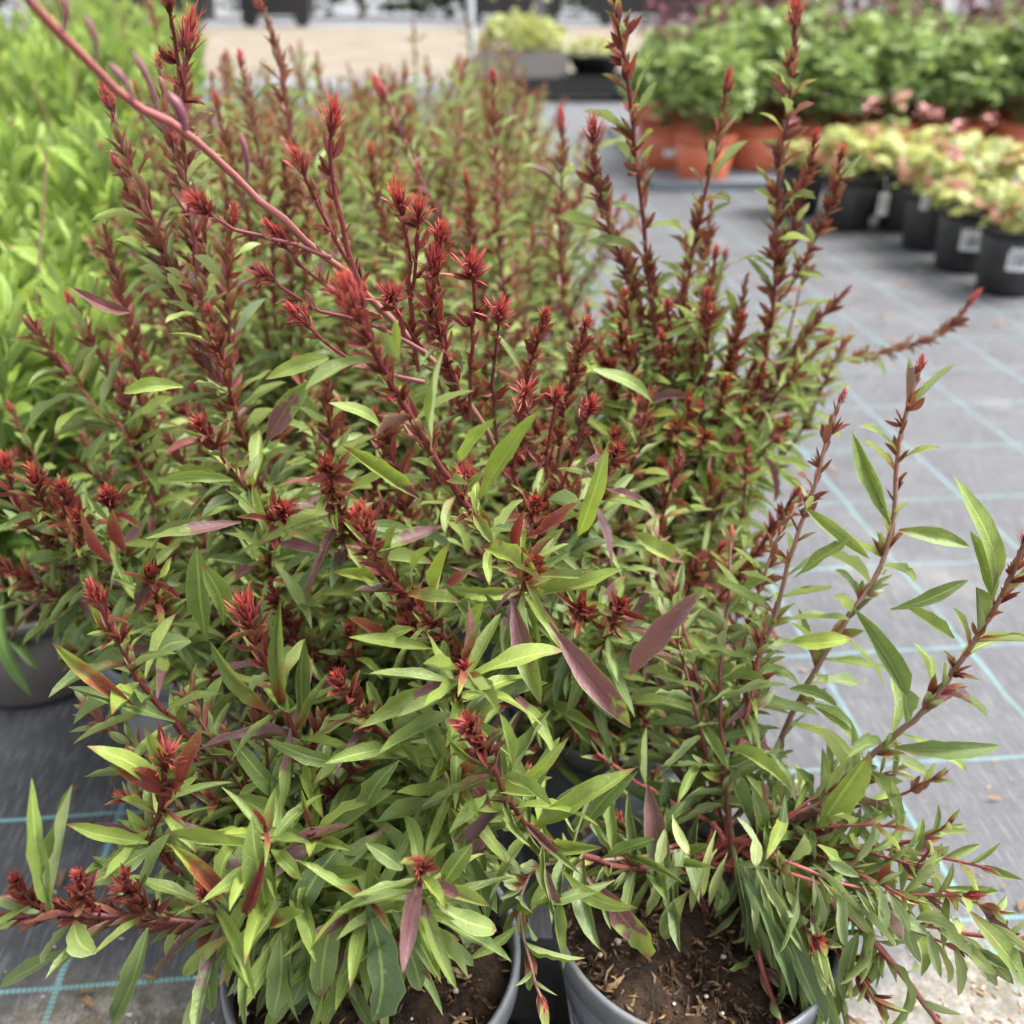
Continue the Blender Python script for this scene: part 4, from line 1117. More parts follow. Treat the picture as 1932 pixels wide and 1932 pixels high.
HERO = [
    (G5, hz(1070, 160), hz(545, 345), .50, .46, 27, .42, 1, .25), (G5, hz(1290, 310), hz(1660, 525), .49, .45, 32, .34, 1, .1),
    (G5, hz(1490, 620), hz(1690, 1310), .50, .45, 42, .54, 1, .2), (G5, hz(1270, 1120), hz(500, 1470), .47, .42, 33, .44, 1, .4),
    (G5, hz(1500, 1240), hz(1760, 1660), .46, .42, 28, .36, 1, .3), (G5, (1035, 1175), (1192, 1372), .48, .44, 46, .66, 1, .3),
    (G5, hz(990, 960), hz(440, 890), .48, .45, 27, .10, 0, .2), (G5, hz(1390, 910), hz(1040, 520), .52, .48, 34, .0, 0, .8),
    (G5, hz(1500, 1050), hz(1310, 590), .52, .50, 30, .33, 1, .9), (G5, hz(700, 900), hz(440, 750), .49, .46, 26, .62, 0, .3),
    (G5, hz(600, 520), hz(335, 460), .49, .46, 23, .2, 1, .1), (G5, hz(1000, 740), hz(1100, 270), .48, .46, 17, .3, 0, .1),
    (G5, hz(860, 560), hz(975, 310), .47, .45, 12, .3, 0, .1), (G1, hz(150, 1460), hz(165, 890), .46, .45, 26, .0, 0, .8),
    (G1, hz(690, 1600), hz(285, 1695), .43, .40, 28, .0, 0, .6), (G2, hz(1300, 1710), hz(1065, 1505), .41, .39, 18, .3, 0, .0),
    (G2, hz(1500, 1720), hz(1415, 1370), .41, .40, 29, .0, 0, .1), (G2, hz(1490, 1830), hz(1870, 1540), .42, .41, 23, .18, 0, .1),
    (G5, hz(650, 940), hz(870, 830), .47, .47, 28, .0, 0, .8), (G5, hz(1210, 860), hz(1310, 660), .48, .47, 28, .0, 0, .1),
    (G2, (1188, 1272), (1340, 1114), .47, .46, 46, .72, 1, .5), (G4, (455, 985), (272, 1010), .52, .50, 28, .45, 1, .3),
    (G4, (505, 830), (593, 716), .56, .55, 38, .42, 1, .2), (G4, (330, 1362), (127, 1298), .46, .44, 34, .0, 0, .5),
    (G3, (245, 588), (130, 543), .66, .64, 22, .9, 1, .3), (G2, (1108, 1655), (1216, 1815), .45, .43, 50, .48, 1, .5),
    (G2, (1222, 1480), (1240, 1690), .49, .46, 42, .42, 1, .9), (G2, (1545, 1560), (1643, 1422), .49, .48, 50, .0, 0, .8),
    (G2, (1490, 1212), (1608, 1205), .55, .54, 32, .0, 0, .1), (G1, (98, 1712), (68, 1465), .352, .36, 31, .05, 0, .2),
    (G1, (92, 1720), (138, 1482), .35, .36, 30, .1, 0, .2), (G4, (620, 675), (500, 715), .58, .56, 30, .1, 1, .1),
    (G4, (345, 730), (232, 742), .58, .57, 26, .05, 0, .1), (G4, (440, 905), (308, 910), .55, .54, 20, .0, 0, .3),
    (G5, (720, 810), (622, 755), .52, .50, 24, .0, 0, .2), (G5, (790, 940), (645, 840), .53, .49, 28, .38, 1, .1),
    (G5, (905, 940), (1022, 775), .49, .47, 34, .1, 0, .1), (G5, (870, 870), (935, 790), .48, .46, 30, .0, 0, .0),
    (G5, (815, 850), (840, 660), .47, .46, 22, .1, 0, .05), (G5, (740, 690), (745, 600), .46, .45, 20, .3, 0, .1),
    (G5, (1000, 1010), (1095, 950), .51, .50, 26, .75, 0, .3), (G5, (1060, 1110), (1175, 1078), .48, .47, 28, .1, 0, .1),
    (G5, (1090, 1010), (1150, 835), .54, .53, 28, .0, 0, .1), (G5, (975, 1055), (990, 960), .50, .49, 24, .8, 0, .3),
    (G5, (835, 1110), (885, 1080), .5, .5, 20, .7, 0, .3), (G6, (1230, 760), (1115, 690), .70, .68, 26, .0, 0, .2),
    (G6, (1290, 1060), (1190, 1000), .62, .60, 30, .3, 1, .5), (G1, (640, 1440), (500, 1390), .43, .42, 30, .0, 0, .6),
    (G1, (560, 1530), (430, 1390), .44, .43, 30, .0, 0, .6), (G1, (730, 1560), (600, 1680), .41, .39, 36, .3, 1, .7),
    (G1, (690, 1540), (760, 1440), .42, .41, 34, .0, 0, .7), (G2, (1010, 1560), (1200, 1450), .42, .42, 40, .1, 0, .4),
    (G2, (1095, 1570), (1205, 1455), .43, .43, 34, .0, 0, .5), (G2, (1160, 1660), (1000, 1700), .43, .42, 22, .1, 0, .5),
    (G2, (1030, 1640), (1060, 1830), .42, .40, 24, .35, 1, .2), (G2, (1060, 1640), (1200, 1720), .43, .42, 34, .2, 0, .3),
    (G1, (690, 1700), (690, 1932), .37, .345, 62, .0, 0, 1.0), (G1, (640, 1700), (605, 1880), .38, .36, 48, .0, 0, .9),
    (G1, (530, 1760), (510, 1920), .37, .35, 44, .0, 0, .7), (G1, (590, 1760), (545, 1900), .38, .36, 40, .0, 0, .8),
    (G1, (740, 1720), (820, 1850), .37, .36, 38, .0, 0, .7), (G1, (760, 1760), (790, 1870), .37, .36, 40, .0, 0, .7),
    (G1, (280, 1750), (215, 1930), .36, .345, 40, .0, 0, .5), (G1, (400, 1770), (400, 1910), .37, .355, 40, .0, 0, .8),
    (G1, (130, 1790), (0, 1860), .36, .355, 32, .1, 0, .6), (G1, (140, 1740), (190, 1790), .36, .35, 44, .15, 0, .3),
    (G1, (440, 1760), (345, 1840), .365, .355, 26, .4, 0, .2), (G1, (510, 1745), (575, 1720), .37, .36, 34, .25, 0, .1),
    (G1, (640, 1600), (560, 1740), .40, .38, 44, .0, 0, .9), (G1, (820, 1700), (935, 1760), .37, .37, 40, .05, 0, .5),
    (G1, (830, 1680), (890, 1590), .38, .37, 34, .0, 0, .6), (G1, (760, 1640), (690, 1590), .37, .37, 30, .0, 0, .5),
    (G1, (500, 1730), (485, 1540), .38, .37, 40, .05, 0, .3), (G1, (460, 1720), (500, 1600), .37, .365, 22, .8, 0, .2),
    (G1, (420, 1690), (320, 1590), .37, .36, 30, .5, 0, .1), (G1, (300, 1510), (170, 1400), .41, .40, 40, .0, 0, .3),
    (G1, (310, 1500), (275, 1370), .41, .40, 26, .1, 0, .2), (G1, (320, 1500), (205, 1440), .405, .40, 22, .7, 0, .2),
    (G1, (330, 1500), (380, 1370), .41, .40, 24, .75, 0, .2), (G1, (280, 1590), (125, 1552), .40, .39, 26, .0, 0, .4),
    (G1, (290, 1595), (170, 1670), .40, .38, 36, .0, 0, .5), (G1, (250, 1330), (100, 1210), .45, .44, 26, .5, 0, .3),
    (G1, (540, 1360), (530, 1130), .44, .44, 34, .35, 0, .3), (G1, (520, 1350), (395, 1205), .44, .43, 36, .35, 0, .3),
    (G1, (560, 1380), (620, 1270), .44, .44, 18, .4, 0, .3), (G3, (250, 1170), (300, 1020), .56, .55, 28, .5, 1, .3),
    (G3, (210, 1060), (155, 960), .57, .56, 26, .7, 0, .4), (G3, (235, 1040), (215, 960), .56, .55, 26, .75, 0, .5),
    (G4, (420, 1180), (385, 1060), .52, .51, 36, .0, 0, .7), (G4, (390, 1210), (370, 1030), .53, .52, 40, .0, 0, .8),
    (G3, (360, 1210), (300, 1240), .53, .52, 34, .0, 0, .6), (G2, (1490, 1300), (1580, 1330), .53, .52, 22, .0, 0, .5),
    (G2, (1710, 1310), (1610, 1145), .50, .49, 36, .0, 0, .5), (G2, (1800, 1205), (1710, 1145), .50, .49, 26, .0, 0, .1),
    (G2, (1870, 1120), (1810, 895), .50, .49, 40, .1, 0, .2), (G2, (1870, 1130), (1830, 1000), .50, .49, 30, .0, 0, .2),
    (G2, (1690, 1410), (1885, 1400), .50, .49, 32, .1, 0, .5), (G2, (1680, 1150), (1830, 1100), .55, .54, 24, .0, 0, .6),
    (G2, (1695, 1000), (1830, 1035), .58, .57, 30, .1, 0, .2), (G2, (1680, 990), (1605, 815), .59, .58, 26, .0, 0, .4),
    (G2, (1500, 1090), (1605, 1015), .56, .55, 28, .0, 0, .2), (G2, (1520, 960), (1640, 1055), .57, .55, 24, .0, 0, .4),
    (G2, (1830, 1720), (1932, 1870), .41, .40, 40, .1, 0, .4), (G2, (1840, 1700), (1940, 1830), .42, .41, 30, .9, 1, .6),
    (G2, (1420, 1680), (1500, 1900), .44, .41, 34, .0, 0, 1.0), (G2, (1440, 1680), (1540, 1870), .45, .42, 32, .0, 0, 1.0),
    (G2, (1400, 1650), (1470, 1800), .46, .43, 30, .0, 0, 1.0), (G2, (1470, 1720), (1560, 1932), .44, .40, 36, .0, 0, 1.0),
    (G2, (1620, 1760), (1590, 1890), .43, .41, 28, .0, 0, .8), (G2, (1300, 1680), (1250, 1770), .46, .45, 34, .2, 0, .6),
    (G2, (1360, 1650), (1350, 1720), .47, .46, 28, .0, 0, 1.0), (G2, (1480, 1690), (1500, 1790), .45, .44, 26, .0, 0, 1.0),
]
DROOP = []
for i in range(34):
    f = rng.random()
    x, y = 1385 + 150 * f + rng.uniform(-25, 25), 1605 + 160 * f + rng.uniform(-25, 20)
    Yb = .475 - .04 * f
    DROOP.append(((x, y), (x + rng.uniform(-25, 80), y + rng.uniform(90, 230)), Yb, Yb - rng.uniform(.01, .045), rng.uniform(12, 21)))
for i in range(14):
    x, y = rng.uniform(1220, 1480), rng.uniform(1530, 1640)
    DROOP.append(((x, y), (x + rng.uniform(-60, 60), y + rng.uniform(60, 130)), .475, .455, rng.uniform(14, 24)))
for i in range(22):
    f = rng.random()
    x, y = 1480 + 380 * f + rng.uniform(-20, 20), 1640 + 130 * f + rng.uniform(-40, 40)
    DROOP.append(((x, y), (x + rng.uniform(0, 110), y + rng.uniform(20, 120)), .455 - .04 * f, .44 - .05 * f, rng.uniform(14, 24)))
UPN = np.array((0, -0.45, 0.9))


def aimed(pl_b, coll, a, b, Ya, Yb, wpx, red, pur, age):
    A, B = at(*a, Ya), at(*b, Yb)
    L = np.linalg.norm(B - A)
    dep = (A - CAM) @ FWD
    W = wpx * HALF / 966 * dep
    D = B - A
    N = unit(unit(CAM - (A + B) / 2) * 0.75 + UPN * 0.45 + rng.normal(0, 0.22, 3))
    tp = int(rng.integers(0, 14))
    V, _, _ = TPL[tp]
    tipv = V[-2]
    s = math.hypot(tipv[1], tipv[2])
    th = math.atan2(tipv[2], tipv[1])                      # the blade curls: turn it so its tip still lands where it should
    N = unit(N - unit(D) * (N @ unit(D)))
    Dn = unit(D) * math.cos(-th) + N * math.sin(-th)
    Nn = N * math.cos(-th) - unit(D) * math.sin(-th)
    coll.add(A - pl_b, Dn, Nn, L / s, W * 1.06, tp, red, pur, age)


for (pl, a, b, Ya, Yb, wpx, red, pur, age) in HERO:
    aimed(pl.b, pl.L, a, b, Ya, Yb, wpx, red, pur, age)
L2 = Leaves()
for (a, b, Ya, Yb, wpx) in DROOP:
    aimed(G2.b, L2, a, b, Ya, Yb, wpx, 0.0, 0.0, rng.uniform(0.2, 0.9))
for i in range(len(L2.t)):
    o = link('leaf', leaf_mesh(L2.t[i], L2.lk[i], M_LEAF_PALE), G2.o)
    m = Matrix.Identity(4)
    for p in range(3):
        for q in range(4):
            m[p][q] = L2.M[i][p, q]
    o.matrix_basis = m

# ---- filling stems: the bushy body of each near plant
for pl, n, hmin, hmax, rmax, ex in ((G1, 30, .03, .16, .15, {}), (G2, 5, .02, .08, .10, {}), (G3, 34, .10, .32, .17, {}), (G4, 40, .12, .34, .16, {}),
                                    (G5, 38, .10, .33, .15, {}), (G6, 44, .14, .42, .16, {}), (G7, 28, .14, .40, .17, {}), (G8, 28, .14, .42, .17, {})):
    for i in range(n):
        az = rng.uniform(0, 2 * math.pi)
        if pl is G2 and -2.6 < (az if az < math.pi else az - 2 * math.pi) < -1.2:
            continue                                   # compost shows at the front of this pot
        if pl is G1 and -2.3 < (az if az < math.pi else az - 2 * math.pi) < 0.25:
            continue
        rr = rmax * math.sqrt(rng.random())
        hh = hmin + (hmax - hmin) * rng.random() * (1 - 0.5 * (rr / rmax) ** 2)
        if pl is G2 and math.cos(az) > 0.3:
            rr *= 0.75
        kind = rng.choice(['fill', 'fill', 'shoot', 'spire'] if pl not in (G1, G2) else ['fill', 'rosette', 'fill'])
        tip = rng.choice([0.0, 0.013, 0.016]) if pl in (G1, G2) else rng.choice([0.0, 0.0, 0.012, 0.017])
        random_stem(pl, az, rr, hh, kind, 0.0015, tipsize=float(tip), tipkind=rng.choice(['tight', 'open']), bend=rng.random(), skip_base=0.012, purp=0.24 if pl is G5 else 0.09, redshift=0.26 if pl is G5 else 0.0, lscale=1.0 if pl in (G1, G2) else 0.86)
for pl, n in ((G5, 12), (G4, 12), (G3, 6)):
    for i in range(n):
        random_stem(pl, rng.uniform(-2.5, -0.5), rng.uniform(0.09, 0.15), rng.uniform(-0.05, 0.06), 'fill', 0.0014, tipsize=0, skip_base=0.03, purp=0.12)
vc = visible_counts(NEAR)
for pl, v in zip(NEAR, vc):
    pl.finish(M_LEAF, 300 - (len(L2.t) if pl is G2 else 0), v)

# ------------------------------------------------------------------ pots


def pot_parts(root, r_top, h, mat, rim_h=0.022, soil=0.022, n=56, bits=0, seed=0, taper=0.78, lumpy=True):
    """round nursery pot: wall, rolled rim, compost with fibres"""
    rb = r_top * taper
    m = MB()
    m.lathe([(rb * 0.2, 0.004), (rb * 0.97, 0.004), (rb, 0.012), (r_top * 0.965, h - rim_h - 0.001), (r_top * 0.955, h - rim_h), (r_top * 0.93, h - soil - 0.004), (rb * 0.9, 0.02)], n)
    m.build('wall', mat, root, True)
    m = MB()
    m.lathe([(r_top * 0.968, h - rim_h), (r_top * 0.995, h - rim_h + 0.001), (r_top, h - 0.004), (r_top * 0.995, h - 0.001), (r_top * 0.975, h),
             (r_top * 0.955, h - 0.001), (r_top * 0.945, h - 0.006), (r_top * 0.932, h - soil - 0.003)], n)
    m.build('rim', mat, root, True)
    # compost
    rr = np.random.default_rng(seed + 5)
    nr, na = (26, 64) if bits else (6, 24)
    V = [(0, 0, h - soil)]
    amp = 0.006 if bits else 0.003
    for i in range(1, nr + 1):
        for k in range(na):
            a = 2 * math.pi * k / na
            q = r_top * 0.94 * i / nr
            x, y = q * math.cos(a), q * math.sin(a)
            z = h - soil + amp * (math.sin(x * 90 + seed) * math.cos(y * 75) + 0.5 * math.sin(x * 210 + 1) * math.sin(y * 190)) + rr.normal(0, 0.0012 if bits else 0)
            V.append((x, y, z))
    F = [(0, 1 + k, 1 + (k + 1) % na) for k in range(na)]
    for i in range(nr - 1):
        for k in range(na):
            j = (k + 1) % na
            F.append((1 + i * na + k, 1 + (i + 1) * na + k, 1 + (i + 1) * na + j, 1 + i * na + j))
    link('compost', np_mesh('compost', np.array(V), F, M_COMPOST, True), root)
    if bits:
        mb = MB()
        for i in range(bits * 3):
            a = rr.uniform(0, 6.28); q = r_top * 0.925 * math.sqrt(rr.random())
            p = np.array((q * math.cos(a), q * math.sin(a), h - soil + rr.uniform(-0.003, 0.004)))
            u = rr.random()
            ln = rr.uniform(0.0015, 0.005) if u < 0.78 else (rr.uniform(0.005, 0.012) if u < 0.97 else rr.uniform(0.012, 0.024))
            th = rr.uniform(0, 6.28)
            d = np.array((math.cos(th), math.sin(th), rr.uniform(-0.6, 0.6)))
            b = np.array((-d[1], d[0], rr.uniform(-0.5, 0.8)))
            wdt = ln * (rr.uniform(0.3, 0.9) if u < 0.78 else rr.uniform(0.08, 0.3))
            mb.tube([p - d * ln / 2, p - d * ln * rr.uniform(-.1, .2) + b * wdt * rr.uniform(-.6, .6), p + d * ln / 2], [wdt * rr.uniform(.1, .4), wdt * 0.5, wdt * rr.uniform(.1, .4)], 4)
        o = mb.build('bark_fibres', M_BARK, root)
        o['kind'] = 'stuff'
        mb = MB()
        for i in range(bits // 2):
            a = rr.uniform(0, 6.28); q = r_top * 0.92 * math.sqrt(rr.random())
            p = np.array((q * math.cos(a), q * math.sin(a), h - soil + rr.uniform(0.0, 0.006)))
            ln = rr.uniform(0.002, 0.009) if rr.random() < .85 else rr.uniform(0.009, 0.018)
            th = rr.uniform(0, 6.28)
            d = np.array((math.cos(th), math.sin(th), rr.uniform(-0.4, 0.4)))
            b = np.array((-d[1], d[0], rr.uniform(-0.5, 0.8)))
            wdt = ln * rr.uniform(0.08, 0.4)
            mb.tube([p - d * ln / 2, p + b * wdt * rr.uniform(-1, 1), p + d * ln / 2], [wdt * .3, wdt * 0.5, wdt * .15], 4)
        for_grains = MB()
        for i in range(22):
            a = rr.uniform(0, 6.28); q = r_top * 0.9 * math.sqrt(rr.random())
            g = rr.uniform(0.0008, 0.0022)
            for_grains.lathe([(0.0001, -g), (g * .9, -g * .4), (g, g * .3), (0.0001, g)], 6, (q * math.cos(a), q * math.sin(a), h - soil + 0.003))
        og = for_grains.build('pale_grains', M_LABEL0, root)
        og['kind'] = 'stuff'
        o = mb.build('pale_fibres', M_SHRED, root)
        o['kind'] = 'stuff'


PG = "grey nursery pots of the red-tipped plants"
pot_a = tag(empty('plant_pot', (-0.094, 0.447, 0)), "near left grey plastic pot, compost showing at its right side", 'plant pot', PG)
pot_parts(pot_a, 0.1, 0.17, M_POT_GREY, bits=420, seed=1)
pot_b = tag(empty('plant_pot', (0.128, 0.478, 0)), "near right grey plastic pot with a white sticker on its front wall", 'plant pot', PG)
pot_parts(pot_b, 0.1, 0.17, M_POT_GREY, bits=480, seed=2)
M_LABEL = simple("white_label", (0.72, 0.73, 0.75), 0.5, 0.4, 40, 0.06)
M_PRINT = simple("label_print", (0.10, 0.11, 0.13), 0.6, 0.3, 40, 0.1)


def wrap_label(root, r_top, h, taper, a0, a1, z0, z1, off=0.0012, bars=0, name='sticker', seed=0):
    def rad(z): return r_top * taper + (r_top * 0.965 - r_top * taper) * z / h

    def patch(A0, A1, Z0, Z1, of, mat, nm, par):
        V, F = [], []
        for z in (Z0, Z1):
            for i in range(9):
                a = A0 + (A1 - A0) * i / 8
                V.append(((rad(z) + of) * math.cos(a), (rad(z) + of) * math.sin(a), z))
        for i in range(8):
            F.append((i, i + 1, i + 10, i + 9))
        return link(nm, np_mesh(nm, np.array(V), F, mat, True), par)
    s = patch(a0, a1, z0, z1, off, M_LABEL, name, root)
    r = np.random.default_rng(seed)
    k = a0 + (a1 - a0) * 0.12
    i = 0
    while bars and k < a0 + (a1 - a0) * 0.85:
        wd_ = (a1 - a0) * r.uniform(0.012, 0.05)
        patch(k, k + wd_, z0 + (z1 - z0) * 0.15, z0 + (z1 - z0) * (0.62 if i % 3 else 0.7), off + 0.0006, M_PRINT, 'printed_bar', s)
        k += wd_ + (a1 - a0) * r.uniform(0.02, 0.05)
        i += 1


wrap_label(pot_b, 0.1, 0.17, 0.78, R(-168), R(-142), 0.075, 0.142, bars=1, seed=3)
k = 0
for pl, lab in ((G3, "grey plastic pot under the leftmost red-tipped plant"), (G4, "grey plastic pot behind the near left pot"), (G5, "grey plastic pot between and behind the two near pots"),
                (G6, "grey plastic pot under the two tall maroon spires"), (G7, "grey plastic pot in the middle of the third row"), (G8, "grey plastic pot third row back beside the green clumps")):
    p = tag(empty('plant_pot', (pl.b[0], pl.b[1], 0)), lab, 'plant pot', PG)
    pot_parts(p, 0.1, 0.17, M_POT_GREY, seed=10 + k, n=32)
    k += 1

# little black foot piece of the carry tray between the near pots
m = MB()
m.box((0, 0, 0.016), (0.062, 0.11, 0.032)); m.box((0, 0.01, 0.036), (0.035, 0.05, 0.008)); m.box((0.0, -0.066, 0.008), (0.05, 0.022, 0.016)); m.box((0.0, 0.066, 0.008), (0.05, 0.022, 0.016)); m.box((0.018, -0.03, 0.035), (0.016, 0.02, 0.006)); m.box((-0.018, -0.03, 0.035), (0.016, 0.02, 0.006))
o = m.build('pot_spacer', M_POT_BLACK)
o.location = (0.016, 0.50, 0.0005)
tag(o, "small black plastic spacer on the ground between the two near pots", 'spacer')

# ------------------------------------------------------------------ copies


def kids(o, table):
    return table.get(o.name, [])


def copy_tree(o, parent=None):
    c = o.copy()
    COL.objects.link(c)
    if parent is not None:
        c.parent = parent
    for ch in list(o.children):
        copy_tree(ch, c)
    return c


ORD = ["first", "second", "third", "fourth", "fifth", "sixth", "seventh", "eighth", "ninth", "tenth", "eleventh", "twelfth", "thirteenth", "fourteenth"]

# ---- back rows of the red-tipped block: three prototypes, then copies
protos = []
for q in range(3):
    pl = Plant('leafy_plant', 0, 0, 0.165, '', GG)
    for i in range(10):
        az = rng.uniform(0, 6.28); rr = 0.16 * math.sqrt(rng.random())
        random_stem(pl, az, rr, rng.uniform(0.26, 0.52) * (1 - 0.8 * rr), rng.choice(['far', 'far', 'tall']), 0.0017, tipsize=0.019, tipkind=rng.choice(['tight', 'open']), far=True, lscale=1.25, skip_base=0.02, redshift=-0.06)
    for i in range(24):
        az = rng.uniform(0, 6.28); rr = 0.17 * math.sqrt(rng.random())
        random_stem(pl, az, rr, rng.uniform(0.14, 0.34), 'fill', 0.0016, tipsize=0, far=True, lscale=1.25, skip_base=0.01)
    protos.append(pl)
for pl in protos:
    # a few of the biggest leaves stay parts
    M_ = np.array(pl.L.M)
    size = np.linalg.norm(M_[:, :, 1], axis=1) * (1 + 2 * M_[:, 2, 3])
    v = np.zeros(len(size)); v[np.argsort(-size)[:40]] = 1
    pl.finish(M_LEAF, 40, v)
rowy = [1.22, 1.47, 1.72, 1.98, 2.25, 2.52, 2.8, 3.1]
first = {0: True, 1: True, 2: True}
cnt = 0
for j, y in enumerate(rowy):
    left = -0.07 - 0.24 * y
    right = (-0.05 + 0.035 * y) - max(0, y - 2.0) * 0.12
    n = max(2, int(round((right - left) / 0.235)))
    for i in range(n + 1):
        x = left + (right - left) * i / n + rng.uniform(-0.02, 0.02)
        k = cnt % 3
        c = protos[k].o if first[k] else copy_tree(protos[k].o)
        first[k] = False
        yy = y + rng.uniform(-0.03, 0.03)
        c.location = (x, yy, 0.165)
        c.rotation_euler = (0, 0, rng.uniform(0, 6.28))
        s = rng.uniform(0.85, 1.08)
        c.scale = (s, s, s * rng.uniform(0.82, 1.2) * (1.0 if j < 4 else 0.93))
        c['label'] = f"blurred red-tipped plant, {ORD[j + 3]} row of the block, {ORD[i]} from the green clumps"
        p = tag(empty('plant_pot', (x, yy, 0)), f"grey pot under the {ORD[i]} plant of the {ORD[j + 3]} row of the red-tipped block", 'plant pot', PG)
        if cnt == 0:
            pot_parts(p, 0.1, 0.17, M_POT_GREY, seed=30, n=24)
            pot_proto = p
        else:
            for ch in pot_proto.children:
                d = ch.copy(); COL.objects.link(d); d.parent = p
        cnt += 1

# ---- bright green clumps on the left
LG = "bright green clumps on the left"
lush = []
for q in range(3):
    pl = Plant('leafy_clump', 0, 0, 0.12, '', LG)
    for i in range(34):
        az = rng.uniform(0, 6.28); rr = 0.17 * math.sqrt(rng.random())
        h = rng.uniform(0.16, 0.34)
        b = np.array((rng.uniform(-.05, .05), rng.uniform(-.05, .05), 0))
        dv = np.array((math.cos(az), math.sin(az), 0))
        P = np.array([b + dv * rr + (0, 0, h), b + dv * rr * 0.6 + (0, 0, h * 0.6), b + dv * rr * 0.2 + (0, 0, h * 0.25), b])
        o, C = pl.stem(P + pl.b, 0.0022, 0.0012, M_STEM_GREEN, n=7)
        nl = 22
        for t in range(nl):
            f = t / nl
            p = C[0] + (C[-1] - C[0]) * (f * 0.85)
            p = np.array([np.interp(0.85 * f ** 1.6, np.linspace(0, 1, len(C)), C[:, a]) for a in range(3)])
            ph = t * 2.4 + rng.uniform(-0.3, 0.3)
            up = 0.35 + 0.75 * f + rng.normal(0, 0.12)
            D = np.array((math.cos(ph) * math.sin(up), math.sin(ph) * math.sin(up), math.cos(up))) + dv * 0.15
            L = rng.uniform(0.05, 0.092) * (0.45 + 0.55 * min(1, f * 3 + 0.2))
            N = np.array((0, 0, 1.0)) + rng.normal(0, 0.25, 3)
            pl.L.add(p, D, N, L, L * rng.uniform(0.19, 0.28), rng.integers(0, 14) if q == 0 else rng.integers(20, 23), 0, 0, min(1, 0.05 + f * 0.9 + rng.normal(0, .1)))
    for i in range(3):                                    # dry flower stalks standing out of the clump
        az = rng.uniform(0, 6.28); rr = rng.uniform(0.05, 0.2)
        t_ = np.array((math.cos(az) * rr, math.sin(az) * rr, rng.uniform(0.36, 0.48)))
        pl.stem([t_ + pl.b, t_ * np.array((0.7, 0.6, 0.62)) + pl.b, pl.b], 0.0022, 0.0013, M_STEM_TAN, n=8)
    for i in range(60):                                   # old leaves hanging over the rim
        az = rng.uniform(0, 6.28); dv = np.array((math.cos(az), math.sin(az), 0))
        L = rng.uniform(0.06, 0.11)
        pl.L.add(dv * rng.uniform(0.07, 0.14) + (0, 0, rng.uniform(0.0, 0.05)), dv * rng.uniform(0.3, 0.9) + (rng.normal(0, .25), rng.normal(0, .25), rng.uniform(-1.0, -0.2)), np.array((0, 0, 0.6)) + dv, L, L * rng.uniform(0.13, 0.2), rng.integers(0, 14), 0, 0, 1.0)
    M_ = np.array(pl.L.M)
    size = np.linalg.norm(M_[:, :, 1], axis=1) * (0.6 + 2 * M_[:, 2, 3])
    v = np.zeros(len(size)); v[np.argsort(-size)[:50]] = 1
    pl.finish(M_LUSH, 50, v)
    lush.append(pl.o)
pot_t = None
first = [True] * 3
cnt = 0
rows = [1.03, 1.27, 1.50, 1.78, 2.08, 2.4, 2.75, 3.15, 3.6, 4.1, 4.7, 5.4]
for j, y in enumerate(rows):
    right = -0.35 - 0.25 * y
    edge = -(y * 0.883 + 0.3) * 0.56 - 0.15
    n = max(1, int(math.ceil((right - edge) / 0.27)))
    for i in range(n):
        x = right - 0.27 * i + rng.uniform(-0.03, 0.03)
        yy = y + rng.uniform(-0.04, 0.04)
        k = 0 if j < 2 else cnt % 3
        c = lush[k] if first[k] else copy_tree(lush[k])
        first[k] = False
        c.location = (x, yy, 0.118)
        c.rotation_euler = (0, 0, rng.uniform(0, 6.28))
        s = rng.uniform(0.86, 1.14)
        c.scale = (s, s, s * (1.0 + 0.05 * j) * rng.uniform(0.9, 1.15))
        c['label'] = f"bright green lance-leaved clump, {ORD[j]} row back, {ORD[i]} from the red-tipped block"
        p = tag(empty('plant_pot', (x, yy, 0)), f"taupe pot under the {ORD[i]} green clump of the {ORD[j]} row, counted from the red-tipped block", 'plant pot', "taupe pots of the green clumps")
        if pot_t is None:
            pot_parts(p, 0.115, 0.125, M_POT_TAUPE, seed=50, n=32, taper=0.85)
            pot_t = p
        else:
            for ch in pot_t.children:
                d = ch.copy(); COL.objects.link(d); d.parent = p
        cnt += 1
for k in range(3):
    if first[k]:
        bpy.data.objects.remove(lush[k])

# ------------------------------------------------------------------ columbines in terracotta pots


